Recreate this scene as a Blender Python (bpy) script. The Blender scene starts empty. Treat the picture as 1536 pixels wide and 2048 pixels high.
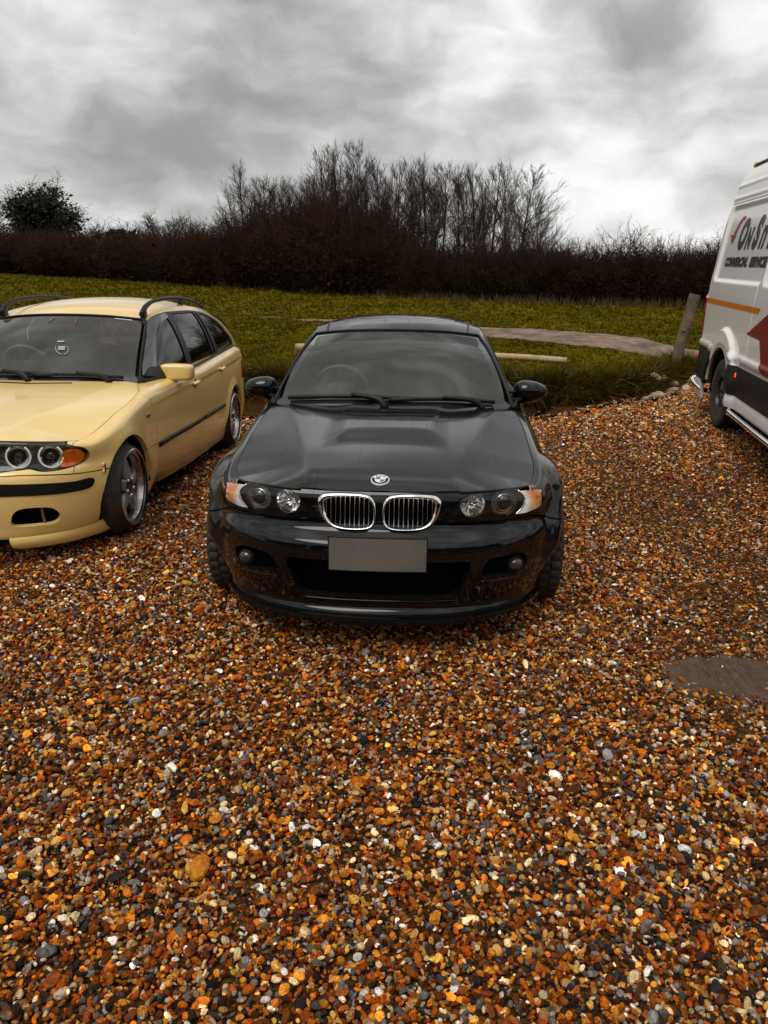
import bpy, math, random
import numpy as np
from mathutils import Vector, Matrix

R = math.radians
rng = np.random.default_rng(7)
sc = bpy.context.scene
COL = sc.collection

# ---------------------------------------------------------------- camera
CAM_H = 1.69
cam_data = bpy.data.cameras.new("camera"); cam = bpy.data.objects.new("camera", cam_data); COL.objects.link(cam)
cam_data.sensor_fit = 'VERTICAL'; cam_data.sensor_height = 24.0; cam_data.lens = 1505/2048*24
cam_data.clip_start = .05; cam_data.clip_end = 2000
cam.matrix_world = Matrix.Translation((0, 0, CAM_H)) @ Matrix.Rotation(R(90 - 18.5), 4, 'X') @ Matrix.Rotation(R(.5), 4, 'Z')
sc.camera = cam

# ---------------------------------------------------------------- exposure
sc.view_settings.view_transform = 'Standard'; sc.view_settings.look = 'None'
sc.view_settings.exposure = EXPOSURE = 0.18; sc.view_settings.gamma = 1.0; sc.view_settings.use_curve_mapping = False
sc.render.engine = 'CYCLES'
sc.cycles.max_bounces = 8; sc.cycles.transparent_max_bounces = 12; sc.cycles.caustics_reflective = False; sc.cycles.caustics_refractive = False
sc.cycles.sample_clamp_indirect = 4.0

# ---------------------------------------------------------------- overcast sky
SUN_EL, SUN_AZ = R(58), R(212)           # azimuth clockwise from +Y: high, behind and to the left of the photographer
world = bpy.data.worlds.new("World"); sc.world = world; world.use_nodes = True
nt = world.node_tree; nt.nodes.clear()
def WN(t, **k):
    n = nt.nodes.new(t)
    for a, v in k.items(): setattr(n, a, v)
    return n
def wl(a, b): nt.links.new(a, b)
def wmath(op, a, b=None, clamp=False):
    n = WN('ShaderNodeMath', operation=op, use_clamp=clamp)
    for i, v in enumerate((a, b)):
        if v is None: continue
        if isinstance(v, (int, float)): n.inputs[i].default_value = v
        else: wl(v, n.inputs[i])
    return n.outputs[0]
out = WN('ShaderNodeOutputWorld'); bg = WN('ShaderNodeBackground'); wl(bg.outputs[0], out.inputs[0])
sky = WN('ShaderNodeTexSky', sky_type='NISHITA'); sky.sun_disc = False; sky.sun_elevation = SUN_EL; sky.sun_rotation = SUN_AZ
sky.air_density = 1.0; sky.dust_density = 2.0
tc = WN('ShaderNodeTexCoord'); sep = WN('ShaderNodeSeparateXYZ'); wl(tc.outputs['Generated'], sep.inputs[0])
zc = wmath('MAXIMUM', sep.outputs['Z'], 0.0)
den = wmath('ADD', zc, 0.42)
cu, cv = wmath('DIVIDE', sep.outputs['X'], den), wmath('DIVIDE', sep.outputs['Y'], den)
comb = WN('ShaderNodeCombineXYZ'); wl(cu, comb.inputs[0]); wl(cv, comb.inputs[1]); comb.inputs[2].default_value = 3.7
def wnoise(scale, detail, rough, dist, off, stretch=(1, 1, 1), src=None):
    mp = WN('ShaderNodeMapping'); wl(src or comb.outputs[0], mp.inputs[0]); mp.inputs['Location'].default_value = off; mp.inputs['Scale'].default_value = stretch
    n = WN('ShaderNodeTexNoise'); n.noise_dimensions = '3D'
    wl(mp.outputs[0], n.inputs['Vector'])
    n.inputs['Scale'].default_value = scale; n.inputs['Detail'].default_value = detail; n.inputs['Roughness'].default_value = rough; n.inputs['Distortion'].default_value = dist
    return n.outputs['Fac']
wn = WN('ShaderNodeTexNoise'); wn.inputs['Scale'].default_value = 9; wn.inputs['Detail'].default_value = 5; wl(tc.outputs['Generated'], wn.inputs['Vector'])
wsub = WN('ShaderNodeVectorMath', operation='SUBTRACT'); wl(wn.outputs['Color'], wsub.inputs[0]); wsub.inputs[1].default_value = (.5, .5, .5)
wsc = WN('ShaderNodeVectorMath', operation='SCALE'); wl(wsub.outputs[0], wsc.inputs[0]); wsc.inputs['Scale'].default_value = .075
warp = WN('ShaderNodeVectorMath', operation='ADD'); wl(tc.outputs['Generated'], warp.inputs[0]); wl(wsc.outputs[0], warp.inputs[1])
n1 = wnoise(6.0, 9, .50, .0, (2.3, 1.1, 4.4), (1, 1, 2.0), warp.outputs[0])
n2 = wnoise(2.6, 5, .5, .0, (7.7, 4.2, 1.5), (1, 1, 2.6), warp.outputs[0])
mix = wmath('ADD', wmath('MULTIPLY', n1, .46), wmath('MULTIPLY', n2, .54))
ramp = WN('ShaderNodeValToRGB'); wl(mix, ramp.inputs[0]); ramp.color_ramp.interpolation = 'B_SPLINE'
els = ramp.color_ramp.elements
els[0].position = .41; els[0].color = (.25, .248, .246, 1); els[1].position = .66; els[1].color = (.88, .876, .865, 1)
e = els.new(.475); e.color = (.36, .358, .355, 1)
e = els.new(.56); e.color = (.55, .546, .538, 1)
# overcast: the dome brightens towards the zenith (CIE overcast law) and has a pale band low over the horizon
lum = wmath('ADD', wmath('MULTIPLY', zc, SKY_ZEN := .50), 1.08)
lowband = wmath('MULTIPLY', wmath('POWER', wmath('SUBTRACT', 1.0, zc, True), 60.0), .16)
lum = wmath('ADD', lum, lowband)
cl = WN('ShaderNodeMix', data_type='RGBA', blend_type='MULTIPLY'); cl.inputs[0].default_value = 1
wl(ramp.outputs[0], cl.inputs[6])
lc = WN('ShaderNodeCombineColor'); [wl(lum, lc.inputs[i]) for i in range(3)]
wl(lc.outputs[0], cl.inputs[7])
SKY_STRENGTH = .10
sc10 = WN('ShaderNodeMix', data_type='RGBA', blend_type='MULTIPLY'); sc10.inputs[0].default_value = 1
wl(cl.outputs[2], sc10.inputs[6]); sc10.inputs[7].default_value = (10, 10, 10, 1)
mx = WN('ShaderNodeMix', data_type='RGBA'); mx.inputs[0].default_value = .96; wl(sky.outputs[0], mx.inputs[6]); wl(sc10.outputs[2], mx.inputs[7])
wl(mx.outputs[2], bg.inputs[0]); bg.inputs[1].default_value = SKY_STRENGTH

# ---------------------------------------------------------------- veiled sun
sun_data = bpy.data.lights.new("sun", 'SUN'); sun = bpy.data.objects.new("sun", sun_data); COL.objects.link(sun)
sun_data.energy = 1.5; sun_data.angle = R(34); sun_data.color = (1, .965, .90)
sd = Vector((math.sin(SUN_AZ)*math.cos(SUN_EL), math.cos(SUN_AZ)*math.cos(SUN_EL), math.sin(SUN_EL)))
sun.rotation_euler = sd.to_track_quat('Z', 'Y').to_euler(); sun.location = sd*60

# ---------------------------------------------------------------- materials
MATS = {}
def mat(name, color=(.5, .5, .5), rough=.5, metal=0, coat=0, coat_rough=.03, spec=.5, emit=None, noise=None, bump=None, alpha=None):
    """Principled material; noise=(scale, amount[, colour]) mixes a second tone, bump=(scale, strength, distance)."""
    if name in MATS: return MATS[name]
    m = bpy.data.materials.new(name); m.use_nodes = True; MATS[name] = m
    N, L = m.node_tree.nodes, m.node_tree.links; b = N['Principled BSDF']
    b.inputs['Base Color'].default_value = (*color, 1); b.inputs['Roughness'].default_value = rough; b.inputs['Metallic'].default_value = metal
    b.inputs['Coat Weight'].default_value = coat; b.inputs['Coat Roughness'].default_value = coat_rough; b.inputs['Specular IOR Level'].default_value = spec
    if emit: b.inputs['Emission Color'].default_value = (*emit[0], 1); b.inputs['Emission Strength'].default_value = emit[1]
    if noise or bump:
        t = N.new('ShaderNodeTexCoord')
    if noise:
        n = N.new('ShaderNodeTexNoise'); n.inputs['Scale'].default_value = noise[0]; n.inputs['Detail'].default_value = 6; n.inputs['Roughness'].default_value = .6
        L.new(t.outputs['Object'], n.inputs['Vector'])
        r = N.new('ShaderNodeValToRGB'); L.new(n.outputs['Fac'], r.inputs[0]); r.color_ramp.elements[0].position = .35; r.color_ramp.elements[1].position = .68
        c2 = noise[2] if len(noise) > 2 else tuple(c*(1 - noise[1]) for c in color)
        r.color_ramp.elements[0].color = (*color, 1); r.color_ramp.elements[1].color = (*c2, 1)
        L.new(r.outputs[0], b.inputs['Base Color'])
    if bump:
        n = N.new('ShaderNodeTexNoise'); n.inputs['Scale'].default_value = bump[0]; n.inputs['Detail'].default_value = 5
        L.new(t.outputs['Object'], n.inputs['Vector'])
        bp = N.new('ShaderNodeBump'); bp.inputs['Strength'].default_value = bump[1]; bp.inputs['Distance'].default_value = bump[2]
        L.new(n.outputs['Fac'], bp.inputs['Height']); L.new(bp.outputs[0], b.inputs['Normal'])
    return m

# ---------------------------------------------------------------- mesh helpers
class MB:
    """Collects vertices and faces for ONE mesh object."""
    def __init__(s, V=None, F=None):
        s.V = np.zeros((0, 3)) if V is None else np.asarray(V, float); s.F = [] if F is None else [tuple(f) for f in F]; s.mi = [0]*len(s.F)
    def add(s, V, F=None, mi=0):
        if F is None: V, F = V.V, V.F
        k = len(s.V); s.V = np.concatenate([s.V, np.asarray(V, float).reshape(-1, 3)])
        s.F += [tuple(int(i) + k for i in f) for f in F]; s.mi += [mi]*len(F); return s
    def move(s, d): s.V = s.V + np.asarray(d, float); return s
    def scale(s, k): s.V = s.V*np.asarray(k, float); return s
    def rot(s, M3): s.V = s.V @ np.asarray(M3, float).T; return s
    def mirror(s): return MB(s.V*[-1, 1, 1], [f[::-1] for f in s.F])
    def copy(s): return MB(s.V.copy(), list(s.F))
    def weld(s, d=1e-5):
        k = np.round(s.V/d).astype(np.int64); u, idx, inv = np.unique(k, axis=0, return_index=True, return_inverse=True); inv = inv.ravel()
        F = []
        for f in s.F:
            g = []
            for i in f:
                j = int(inv[i])
                if not g or g[-1] != j: g.append(j)
            if len(g) > 1 and g[0] == g[-1]: g.pop()
            if len(g) > 2: F.append(tuple(g))
        s.V = s.V[idx]; s.F = F; s.mi = [0]*len(F); return s
    def build(s, name, mats, parent=None, smooth=True, angle=None, label=None):
        me = bpy.data.meshes.new(name); me.from_pydata(s.V.tolist(), [], s.F); 
        mats = mats if isinstance(mats, (list, tuple)) else [mats]
        for m in mats: me.materials.append(m)
        if len(mats) > 1: me.polygons.foreach_set('material_index', s.mi)
        if smooth:
            me.polygons.foreach_set('use_smooth', [True]*len(me.polygons))
            if angle is not None: me.set_sharp_from_angle(angle=R(angle))
        me.update(); o = bpy.data.objects.new(name, me); COL.objects.link(o)
        if parent is not None: o.parent = parent
        if label: o['label'] = label
        return o
def tag(o, label=None, cat=None, group=None, kind=None):
    for k, v in (('label', label), ('category', cat), ('group', group), ('kind', kind)):
        if v: o[k] = v
    return o
def empty(name, loc=(0, 0, 0), parent=None):
    o = bpy.data.objects.new(name, None); o.empty_display_size = .2; COL.objects.link(o); o.location = loc
    if parent is not None: o.parent = parent
    return o
def copy_tree(o, parent=None):
    c = o.copy(); COL.objects.link(c)
    if parent is not None: c.parent = parent
    for ch in list(o.children): copy_tree(ch, c)
    return c
def grid(P, flip=False):
    """P: (n, m, 3) -> quads"""
    n, m = P.shape[:2]; i = np.arange(n*m).reshape(n, m)
    q = np.stack([i[:-1, :-1], i[1:, :-1], i[1:, 1:], i[:-1, 1:]], -1).reshape(-1, 4)
    if flip: q = q[:, ::-1]
    return MB(P.reshape(-1, 3), q.tolist())
def clip(M, f):
    """Keep the part of M where f(V) >= 0; faces that cross are cut along the zero line."""
    d = np.asarray(f(M.V), float); ins = d >= 0; V = [M.V]; nv = len(M.V); new = {}; F = []; extra = []
    insl = ins.tolist()
    for fc in M.F:
        k = sum(insl[i] for i in fc)
        if k == len(fc): F.append(fc); continue
        if k == 0: continue
        g = []
        for a, b in zip(fc, fc[1:] + fc[:1]):
            if insl[a]: g.append(a)
            if insl[a] != insl[b]:
                key = (a, b) if a < b else (b, a)
                if key not in new:
                    t = d[key[0]]/(d[key[0]] - d[key[1]]); new[key] = nv; nv += 1
                    extra.append(M.V[key[0]]*(1 - t) + M.V[key[1]]*t)
                g.append(new[key])
        if len(g) > 2: F.append(tuple(g))
    Vn = np.concatenate([M.V, np.array(extra)]) if extra else M.V
    used = np.zeros(len(Vn), bool)
    for fc in F: used[list(fc)] = True
    mp = np.cumsum(used) - 1
    return MB(Vn[used], [tuple(int(mp[i]) for i in fc) for fc in F])
def vnormals(M):
    N = np.zeros_like(M.V)
    for f in M.F:
        a, b, c = M.V[f[0]], M.V[f[1]], M.V[f[2]]; n = np.cross(b - a, c - a)
        if len(f) > 3: n = n + np.cross(c - a, M.V[f[3]] - a)
        for i in f: N[i] += n
    return N/np.maximum(np.linalg.norm(N, axis=1, keepdims=True), 1e-12)
def rim(M, depth, direction=None, only=None):
    """Turns the open edge of a sheet inwards so that a panel has thickness and its gaps are dark."""
    cnt = {}
    for f in M.F:
        for a, b in zip(f, f[1:] + f[:1]): cnt[(a, b)] = 1
    E = [(a, b) for (a, b) in cnt if (b, a) not in cnt]
    if only is not None:
        ok = only(M.V); E = [(a, b) for a, b in E if ok[a] and ok[b]]
    N = vnormals(M) if direction is None else None
    ids = sorted({i for e in E for i in e}); mp = {i: k for k, i in enumerate(ids)}
    if not ids: return M
    P = M.V[ids]; D = -N[ids]*depth if direction is None else np.asarray(direction, float)*depth
    out = M.copy(); k = len(ids)
    out.add(np.concatenate([P, P + D]), [(mp[b], mp[a], mp[a] + k, mp[b] + k) for a, b in E]); return out
def crspline(P, n, closed=False):
    P = np.asarray(P, float); m = len(P)
    if closed: Q = np.concatenate([P[-1:], P, P[:2]])
    else: Q = np.concatenate([2*P[:1] - P[1:2], P, 2*P[-1:] - P[-2:-1]])
    segs = m if closed else m - 1; out = []
    for i in range(segs):
        a, b, c, d = Q[i:i+4]
        for t in np.linspace(0, 1, n, endpoint=False):
            out.append(.5*(2*b + (c - a)*t + (2*a - 5*b + 4*c - d)*t*t + (3*b - a - 3*c + d)*t**3))
    if not closed: out.append(P[-1])
    return np.array(out)
def rpoly(P, r, n=5):
    """Closed polygon with rounded corners; r: one radius or one per corner."""
    P = np.asarray(P, float); out = []; rs = r if isinstance(r, (list, tuple)) else [r]*len(P)
    for i in range(len(P)):
        a, b, c = P[i-1], P[i], P[(i+1) % len(P)]
        u, v = a - b, c - b; lu, lv = np.linalg.norm(u), np.linalg.norm(v); k = min(rs[i], .48*lu, .48*lv)
        p, q = b + u/lu*k, b + v/lv*k
        for t in np.linspace(0, 1, n): out.append((1-t)**2*p + 2*t*(1-t)*b + t*t*q)
    return np.array(out)
def sdpoly(X, Y, P):
    """Signed distance to a closed 2D polygon, positive inside."""
    X = np.asarray(X, float); Y = np.asarray(Y, float); d = np.full(X.shape, 1e9); ins = np.zeros(X.shape, bool)
    P = np.asarray(P, float); Q = np.roll(P, -1, 0)
    for (ax, ay), (bx, by) in zip(P, Q):
        ex, ey = bx - ax, by - ay; wx, wy = X - ax, Y - ay; L = ex*ex + ey*ey + 1e-18
        t = np.clip((wx*ex + wy*ey)/L, 0, 1); d = np.minimum(d, (wx - ex*t)**2 + (wy - ey*t)**2)
        c = ((ay <= Y) & (by > Y)) | ((by <= Y) & (ay > Y))
        with np.errstate(divide='ignore', invalid='ignore'):
            xi = ax + (Y - ay)*ex/np.where(ey == 0, 1e-18, ey)
        ins ^= c & (X < xi)
    return np.where(ins, 1, -1)*np.sqrt(d)
def box(c, s, rot=None, bev=0):
    x, y, z = np.array(s)/2.0
    if bev:
        b = min(bev, x*.9, y*.9, z*.9); V = []; 
        for dx in (-1, 1):
            for dy in (-1, 1):
                for dz in (-1, 1):
                    V += [(dx*(x-b), dy*(y-b), dz*z), (dx*(x-b), dy*y, dz*(z-b)), (dx*x, dy*(y-b), dz*(z-b))]
        V = np.array(V); M = hull(V)
    else:
        V = np.array([(i*x, j*y, k*z) for i in (-1, 1) for j in (-1, 1) for k in (-1, 1)])
        M = MB(V, [(0, 1, 3, 2), (4, 6, 7, 5), (0, 4, 5, 1), (2, 3, 7, 6), (0, 2, 6, 4), (1, 5, 7, 3)])
    if rot is not None: M.rot(rot)
    return M.move(c)
def hull(V):
    import bmesh
    bm = bmesh.new(); [bm.verts.new(v) for v in V]; bmesh.ops.convex_hull(bm, input=bm.verts[:]); bm.verts.index_update()
    bmesh.ops.dissolve_limit(bm, angle_limit=.01, verts=bm.verts[:], edges=bm.edges[:]); bm.verts.index_update()
    M = MB([v.co[:] for v in bm.verts], [[v.index for v in f.verts] for f in bm.faces]); bm.free(); return M
def frame(t, up=(0, 0, 1)):
    t = t/np.linalg.norm(t); u = np.asarray(up, float)
    if abs(t @ u) > .95: u = np.array([1., 0, 0])
    a = np.cross(t, u); a /= np.linalg.norm(a); return a, np.cross(a, t)
def tube(path, r, seg=8, caps=True, prof=None, closed=False, up=(0, 0, 1)):
    """Sweep of a round (or given 2D) profile along a path; r: number or one per point."""
    P = np.asarray(path, float); n = len(P); rs = np.full(n, r, float) if np.isscalar(r) else np.asarray(r, float)
    if prof is None: a = np.arange(seg)/seg*2*np.pi; prof = np.stack([np.cos(a), np.sin(a)], -1)
    prof = np.asarray(prof, float); m = len(prof); V = []
    for i in range(n):
        t = (P[(i+1) % n] - P[i-1]) if closed else P[min(i+1, n-1)] - P[max(i-1, 0)]
        a, b = frame(t, up); V.append(P[i] + rs[i]*(prof[:, :1]*a + prof[:, 1:]*b))
    V = np.concatenate(V); F = []
    for i in range(n if closed else n - 1):
        k = (i + 1) % n
        for j in range(m): F.append((i*m + j, i*m + (j+1) % m, k*m + (j+1) % m, k*m + j))
    if caps and not closed: F += [tuple(range(m))[::-1], tuple((n-1)*m + j for j in range(m))]
    return MB(V, F)
def lathe(prof, seg=48, axis='x', mod=None, closed=False):
    """prof: (radius, axial) pairs turned about an axis; mod(angle_index, profile_index) -> radius offset."""
    prof = np.asarray(prof, float); m = len(prof); a = np.arange(seg)/seg*2*np.pi
    r = prof[None, :, 0] + (mod if mod is not None else 0); h = np.broadcast_to(prof[None, :, 1], (seg, m))
    c, s_ = np.cos(a)[:, None]*r, np.sin(a)[:, None]*r
    V = np.stack({'x': (h, c, s_), 'y': (c, h, s_), 'z': (c, s_, h)}[axis], -1).reshape(-1, 3); F = []
    for i in range(seg):
        k = (i + 1) % seg
        for j in range(m if closed else m - 1): F.append((i*m + j, k*m + j, k*m + (j+1) % m, i*m + (j+1) % m))
    return MB(V, F)
def prism(P, h, axis=2):
    """Closed 2D polygon extruded by h along +axis, first two coordinates in the other axes' order."""
    P = np.asarray(P, float); n = len(P); o = [i for i in range(3) if i != axis]
    V = np.zeros((2*n, 3)); V[:n, o] = P; V[n:, o] = P; V[n:, axis] = h
    F = [tuple(range(n))[::-1], tuple(range(n, 2*n))] + [(i, (i+1) % n, n + (i+1) % n, n + i) for i in range(n)]
    return MB(V, F)
def ellipsoid(c, r, nu=16, nv=10, e=1.0):
    th = np.linspace(0, np.pi, nv + 1); ph = np.linspace(0, 2*np.pi, nu, endpoint=False)
    pw = lambda v: np.sign(v)*np.abs(v)**e
    P = np.stack([pw(np.sin(th))[:, None]*pw(np.cos(ph))[None], pw(np.sin(th))[:, None]*pw(np.sin(ph))[None], np.repeat(pw(np.cos(th))[:, None], nu, 1)], -1)
    P = np.concatenate([P, P[:, :1]], 1)*np.asarray(r) + np.asarray(c); return grid(P).weld(1e-6)
def rotm(axis, a):
    c, s_ = math.cos(a), math.sin(a)
    return np.array({'x': [[1, 0, 0], [0, c, -s_], [0, s_, c]], 'y': [[c, 0, s_], [0, 1, 0], [-s_, 0, c]], 'z': [[c, -s_, 0], [s_, c, 0], [0, 0, 1]]}[axis])
def coons(c0, c1, d0, d1):
    """c0, c1: (n,3) along u at v=0/1; d0, d1: (m,3) along v at u=0/1 -> (n, m, 3)."""
    n, m = len(c0), len(d0); u = np.linspace(0, 1, n)[:, None, None]; v = np.linspace(0, 1, m)[None, :, None]
    return ((1-v)*c0[:, None] + v*c1[:, None] + (1-u)*d0[None] + u*d1[None]
            - (1-u)*(1-v)*c0[0] - u*(1-v)*c0[-1] - (1-u)*v*c1[0] - u*v*c1[-1])
def resample(P, n):
    P = np.asarray(P, float); s_ = np.concatenate([[0], np.cumsum(np.linalg.norm(np.diff(P, axis=0), axis=1))]); t = np.linspace(0, s_[-1], n)
    return np.stack([np.interp(t, s_, P[:, k]) for k in range(3)], -1)
def curve3(P, n): return resample(crspline(P, 12), n)
# ---------------------------------------------------------------- car body surfaces (car space: x across, y back from the nose, z up)
def pchip(x, xp, fp):
    x = np.asarray(x, float); xp = np.asarray(xp, float); fp = np.asarray(fp, float)
    h = np.diff(xp); d = np.diff(fp) / h; m = np.zeros_like(fp)
    for i in range(1, len(xp) - 1):
        if d[i-1] * d[i] > 0:
            w1 = 2*h[i] + h[i-1]; w2 = h[i] + 2*h[i-1]
            m[i] = (w1 + w2) / (w1/d[i-1] + w2/d[i])
    m[0] = d[0]; m[-1] = d[-1]
    xc = np.clip(x, xp[0], xp[-1]); i = np.clip(np.searchsorted(xp, xc) - 1, 0, len(xp) - 2)
    t = (xc - xp[i]) / h[i]
    return ((2*t**3 - 3*t**2 + 1)*fp[i] + (t**3 - 2*t**2 + t)*h[i]*m[i] + (3*t**2 - 2*t**3)*fp[i+1] + (t**3 - t**2)*h[i]*m[i+1])
def sstep(a, b, x):
    t = np.clip((np.asarray(x, float) - a) / (b - a), 0, 1); return t*t*(3 - 2*t)
class Body:
    def __init__(s, kind):
        s.kind = kind; M = kind == 'coupe'; s.M = M
        s.zb = .135 if M else .15
        s.yc, s.yr, s.yend, s.yw, s.yw2, s.zw, s.ra = (.77, 3.85, 4.49, .78, 3.51, .30, .335) if M else (.77, 4.02, 4.62, .735, 3.64, .295, .342)
        s.EX = ([.36, .77, .95, 1.2, 1.42, 1.6, 1.85, 2.3, 3.0, 3.5, 3.9, 4.3, 4.62],
                [.672, .728, .733, .730, .718, .742, .768, .785, .775, .745, .69, .62, .60] if M else
                [.672, .765, .780, .772, .705, .735, .762, .782, .785, .778, .762, .73, .70])
        s.EZ = ([.02, .10, .20, .36, .6, .9, 1.2, 1.42, 1.6, 1.85, 2.4, 3.0, 3.5, 3.9, 4.3, 4.62],
                [.675, .684, .692, .700, .746, .806, .862, .900, .912, .925, .940, .955, .970, .985, .955, .93] if M else
                [.640, .655, .662, .672, .728, .790, .845, .882, .887, .890, .898, .930, .958, .975, .982, .985])
        s.ZC = ([.0, .06, .12, .19, .3, .45, .65, .9, 1.15, 1.35, 1.5],
                [.665, .690, .714, .741, .768, .795, .826, .862, .897, .922, .94] if M else
                [.665, .690, .712, .735, .758, .782, .812, .846, .880, .904, .92])
        s.WM = ([.3, .77, 1.5, 2.2, 3.0, 3.5, 4.0, 4.49], [.862, .862, .866, .886, .888, .876, .86, .81] if M else [.858, .858, .853, .866, .868, .864, .85, .80])
        s.QV = ([0, .05, .12, .25, .45, .65, .80, .89, .955, .985, 1.0], [.25, .45, .60, .78, .86, .86, .80, .68, .40, .22, 0]) if M else ([0, .05, .12, .25, .45, .65, .80, .88, .94, .975, 1.0], [.25, .45, .66, .86, .97, 1.0, .97, .92, .82, .60, 0])
        s.Y0 = ([.10, .135, .170 if M else .165, .20, .25, .32, .40, .455, .485, .505, .525, .545, .575, .62, .66, .69, .72],
                [.062, .040, .030, .052, .040, .016, .0, .0, .004, .014, .042, .066, .080, .090, .098, .108, .13] if M else
                [.07, .05, .035, .03, .02, .008, .0, .0, .004, .010, .022, .046, .072, .086, .096, .106, .13])
    def xe(s, y):
        y = np.asarray(y, float); n = s.nexp(1.0); y0 = float(s.y0(.70)); W = float(pchip(s.yc, *s.EX))
        t = np.clip((y - y0)/(s.yc - y0), 0, 1); e = W*np.clip(1 - (1 - t)**n, 0, 1)**(1/n)
        lo = W*(1 - (1 - (.36 - y0)/(s.yc - y0))**n)**(1/n)
        return np.where(y < .36, lo, np.where(y < s.yc, e, pchip(y, *s.EX)))
    def zc(s, y): return .744 + .0417*(np.asarray(y, float) - 1.04)
    def ze(s, y): return pchip(y, *s.EZ)
    def crease(s, y): return .30 + .30*(np.asarray(y) - .12)/1.25
    def Z(s, x, y):
        x = np.abs(x); c = pchip(y, *s.ZC); e = s.ze(y); r = x / s.xe(y)
        rc = np.clip(s.crease(y)/s.xe(y), .3, .86); w = .80 if s.M else .42     # the swage: the skin turns down outboard of it
        t = (r - rc)/(1 - rc); g = np.where(t > -3, .5*(np.sqrt(t*t + .0012) + t), 0)
        z = c - (c - e)*((1 - w)*np.clip(r, 0, 1.3)**2.1 + w*g)
        if s.M:                                   # raised dome in front of the vent
            w = .268 + .02*sstep(.8, 1.25, y)
            z = z + .021*sstep(.62, .86, y + .05*(x/.27)**4)*(1 - sstep(w - .075, w + .065, x))*(1 - .45*sstep(.95, 1.2, y))
        return z
    def nexp(s, v): return 2.5 + .7*sstep(.72, 1.0, v)
    def y0(s, z): return pchip(z, *s.Y0)
    def q(s, v): return pchip(v, *s.QV)
    def flare(s, y, z):
        f = 0
        for yw, a in ((s.yw, .048 if s.M else .016), (s.yw2, .045 if s.M else .022)):
            r = np.hypot(np.asarray(y) - yw, np.asarray(z) - s.zw)
            f = f + (a*(1 - sstep(.395, .475, r)) if s.M else a*np.exp(-((r - .33)/.06)**2))*sstep(.26, .42, z)
        return f
    def top(s, ph):
        n = s.nexp(1.0); W = s.xe(s.yc); y0 = s.y0(np.array(.70))
        x = W*np.sin(ph)**(2/n); y = y0 + (s.yc - y0)*(1 - np.cos(ph)**(2/n))
        return x, y, s.Z(x, y)
    def front(s, ph, v):                           # wrap surface in front of the axle
        tx, ty, tz = s.top(ph); z = s.zb + v*(tz - s.zb); n = s.nexp(v)
        W = s.xe(s.yc) + (pchip(s.yc, *s.WM) - s.xe(s.yc))*s.q(v); y0 = s.y0(z)
        x = W*np.sin(ph)**(2/n); y = y0 + (s.yc - y0)*(1 - np.cos(ph)**(2/n))
        return np.stack([x + s.flare(y, z)*sstep(.55, .75, x), y, z], -1)
    def side(s, y, v):
        z = s.zb + v*(s.ze(y) - s.zb); e = s.xe(y)
        zc = s.zc(y); k = sstep(.95, 1.5, y)*(1 - sstep(3.9, 4.1, y))*.0045
        return np.stack([e + (pchip(y, *s.WM) - e)*s.q(v) + s.flare(y, z) + k*(np.tanh((z - zc)/.007)*np.exp(-((z - zc)/.06)**2)), y + 0*v, z], -1)
    def rear(s, ph, v):
        n = 3.0; W = s.side(np.array(s.yr), v)[..., 0]
        yy = s.yend - .10*sstep(.55, .95, v) - .05*(1 - sstep(0, .2, v))
        x = W*np.sin(ph)**(2/n); y = s.yr + (yy - s.yr)*(np.cos(ph)**(2/n))
        z = s.zb + .06*np.cos(ph) + v*(s.ze(y) - s.zb - .06*np.cos(ph))
        return np.stack([x, y, z], -1)
    def fy(s, x, z):                               # y of the front surface at (x, z)
        x = np.abs(np.asarray(x, float)); z = np.asarray(z, float) + 0*x; ph = np.full_like(x, .5)
        for _ in range(25):
            tz = s.top(ph)[2]; v = np.clip((z - s.zb)/(tz - s.zb), 0, 1); n = s.nexp(v)
            W = s.xe(s.yc) + (pchip(s.yc, *s.WM) - s.xe(s.yc))*s.q(v)
            ph = .5*ph + .5*np.arcsin(np.clip((x/W), 0, .9999)**(n/2))
        return s.y0(z) + (s.yc - s.y0(z))*(1 - np.cos(ph)**(2/n))
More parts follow.
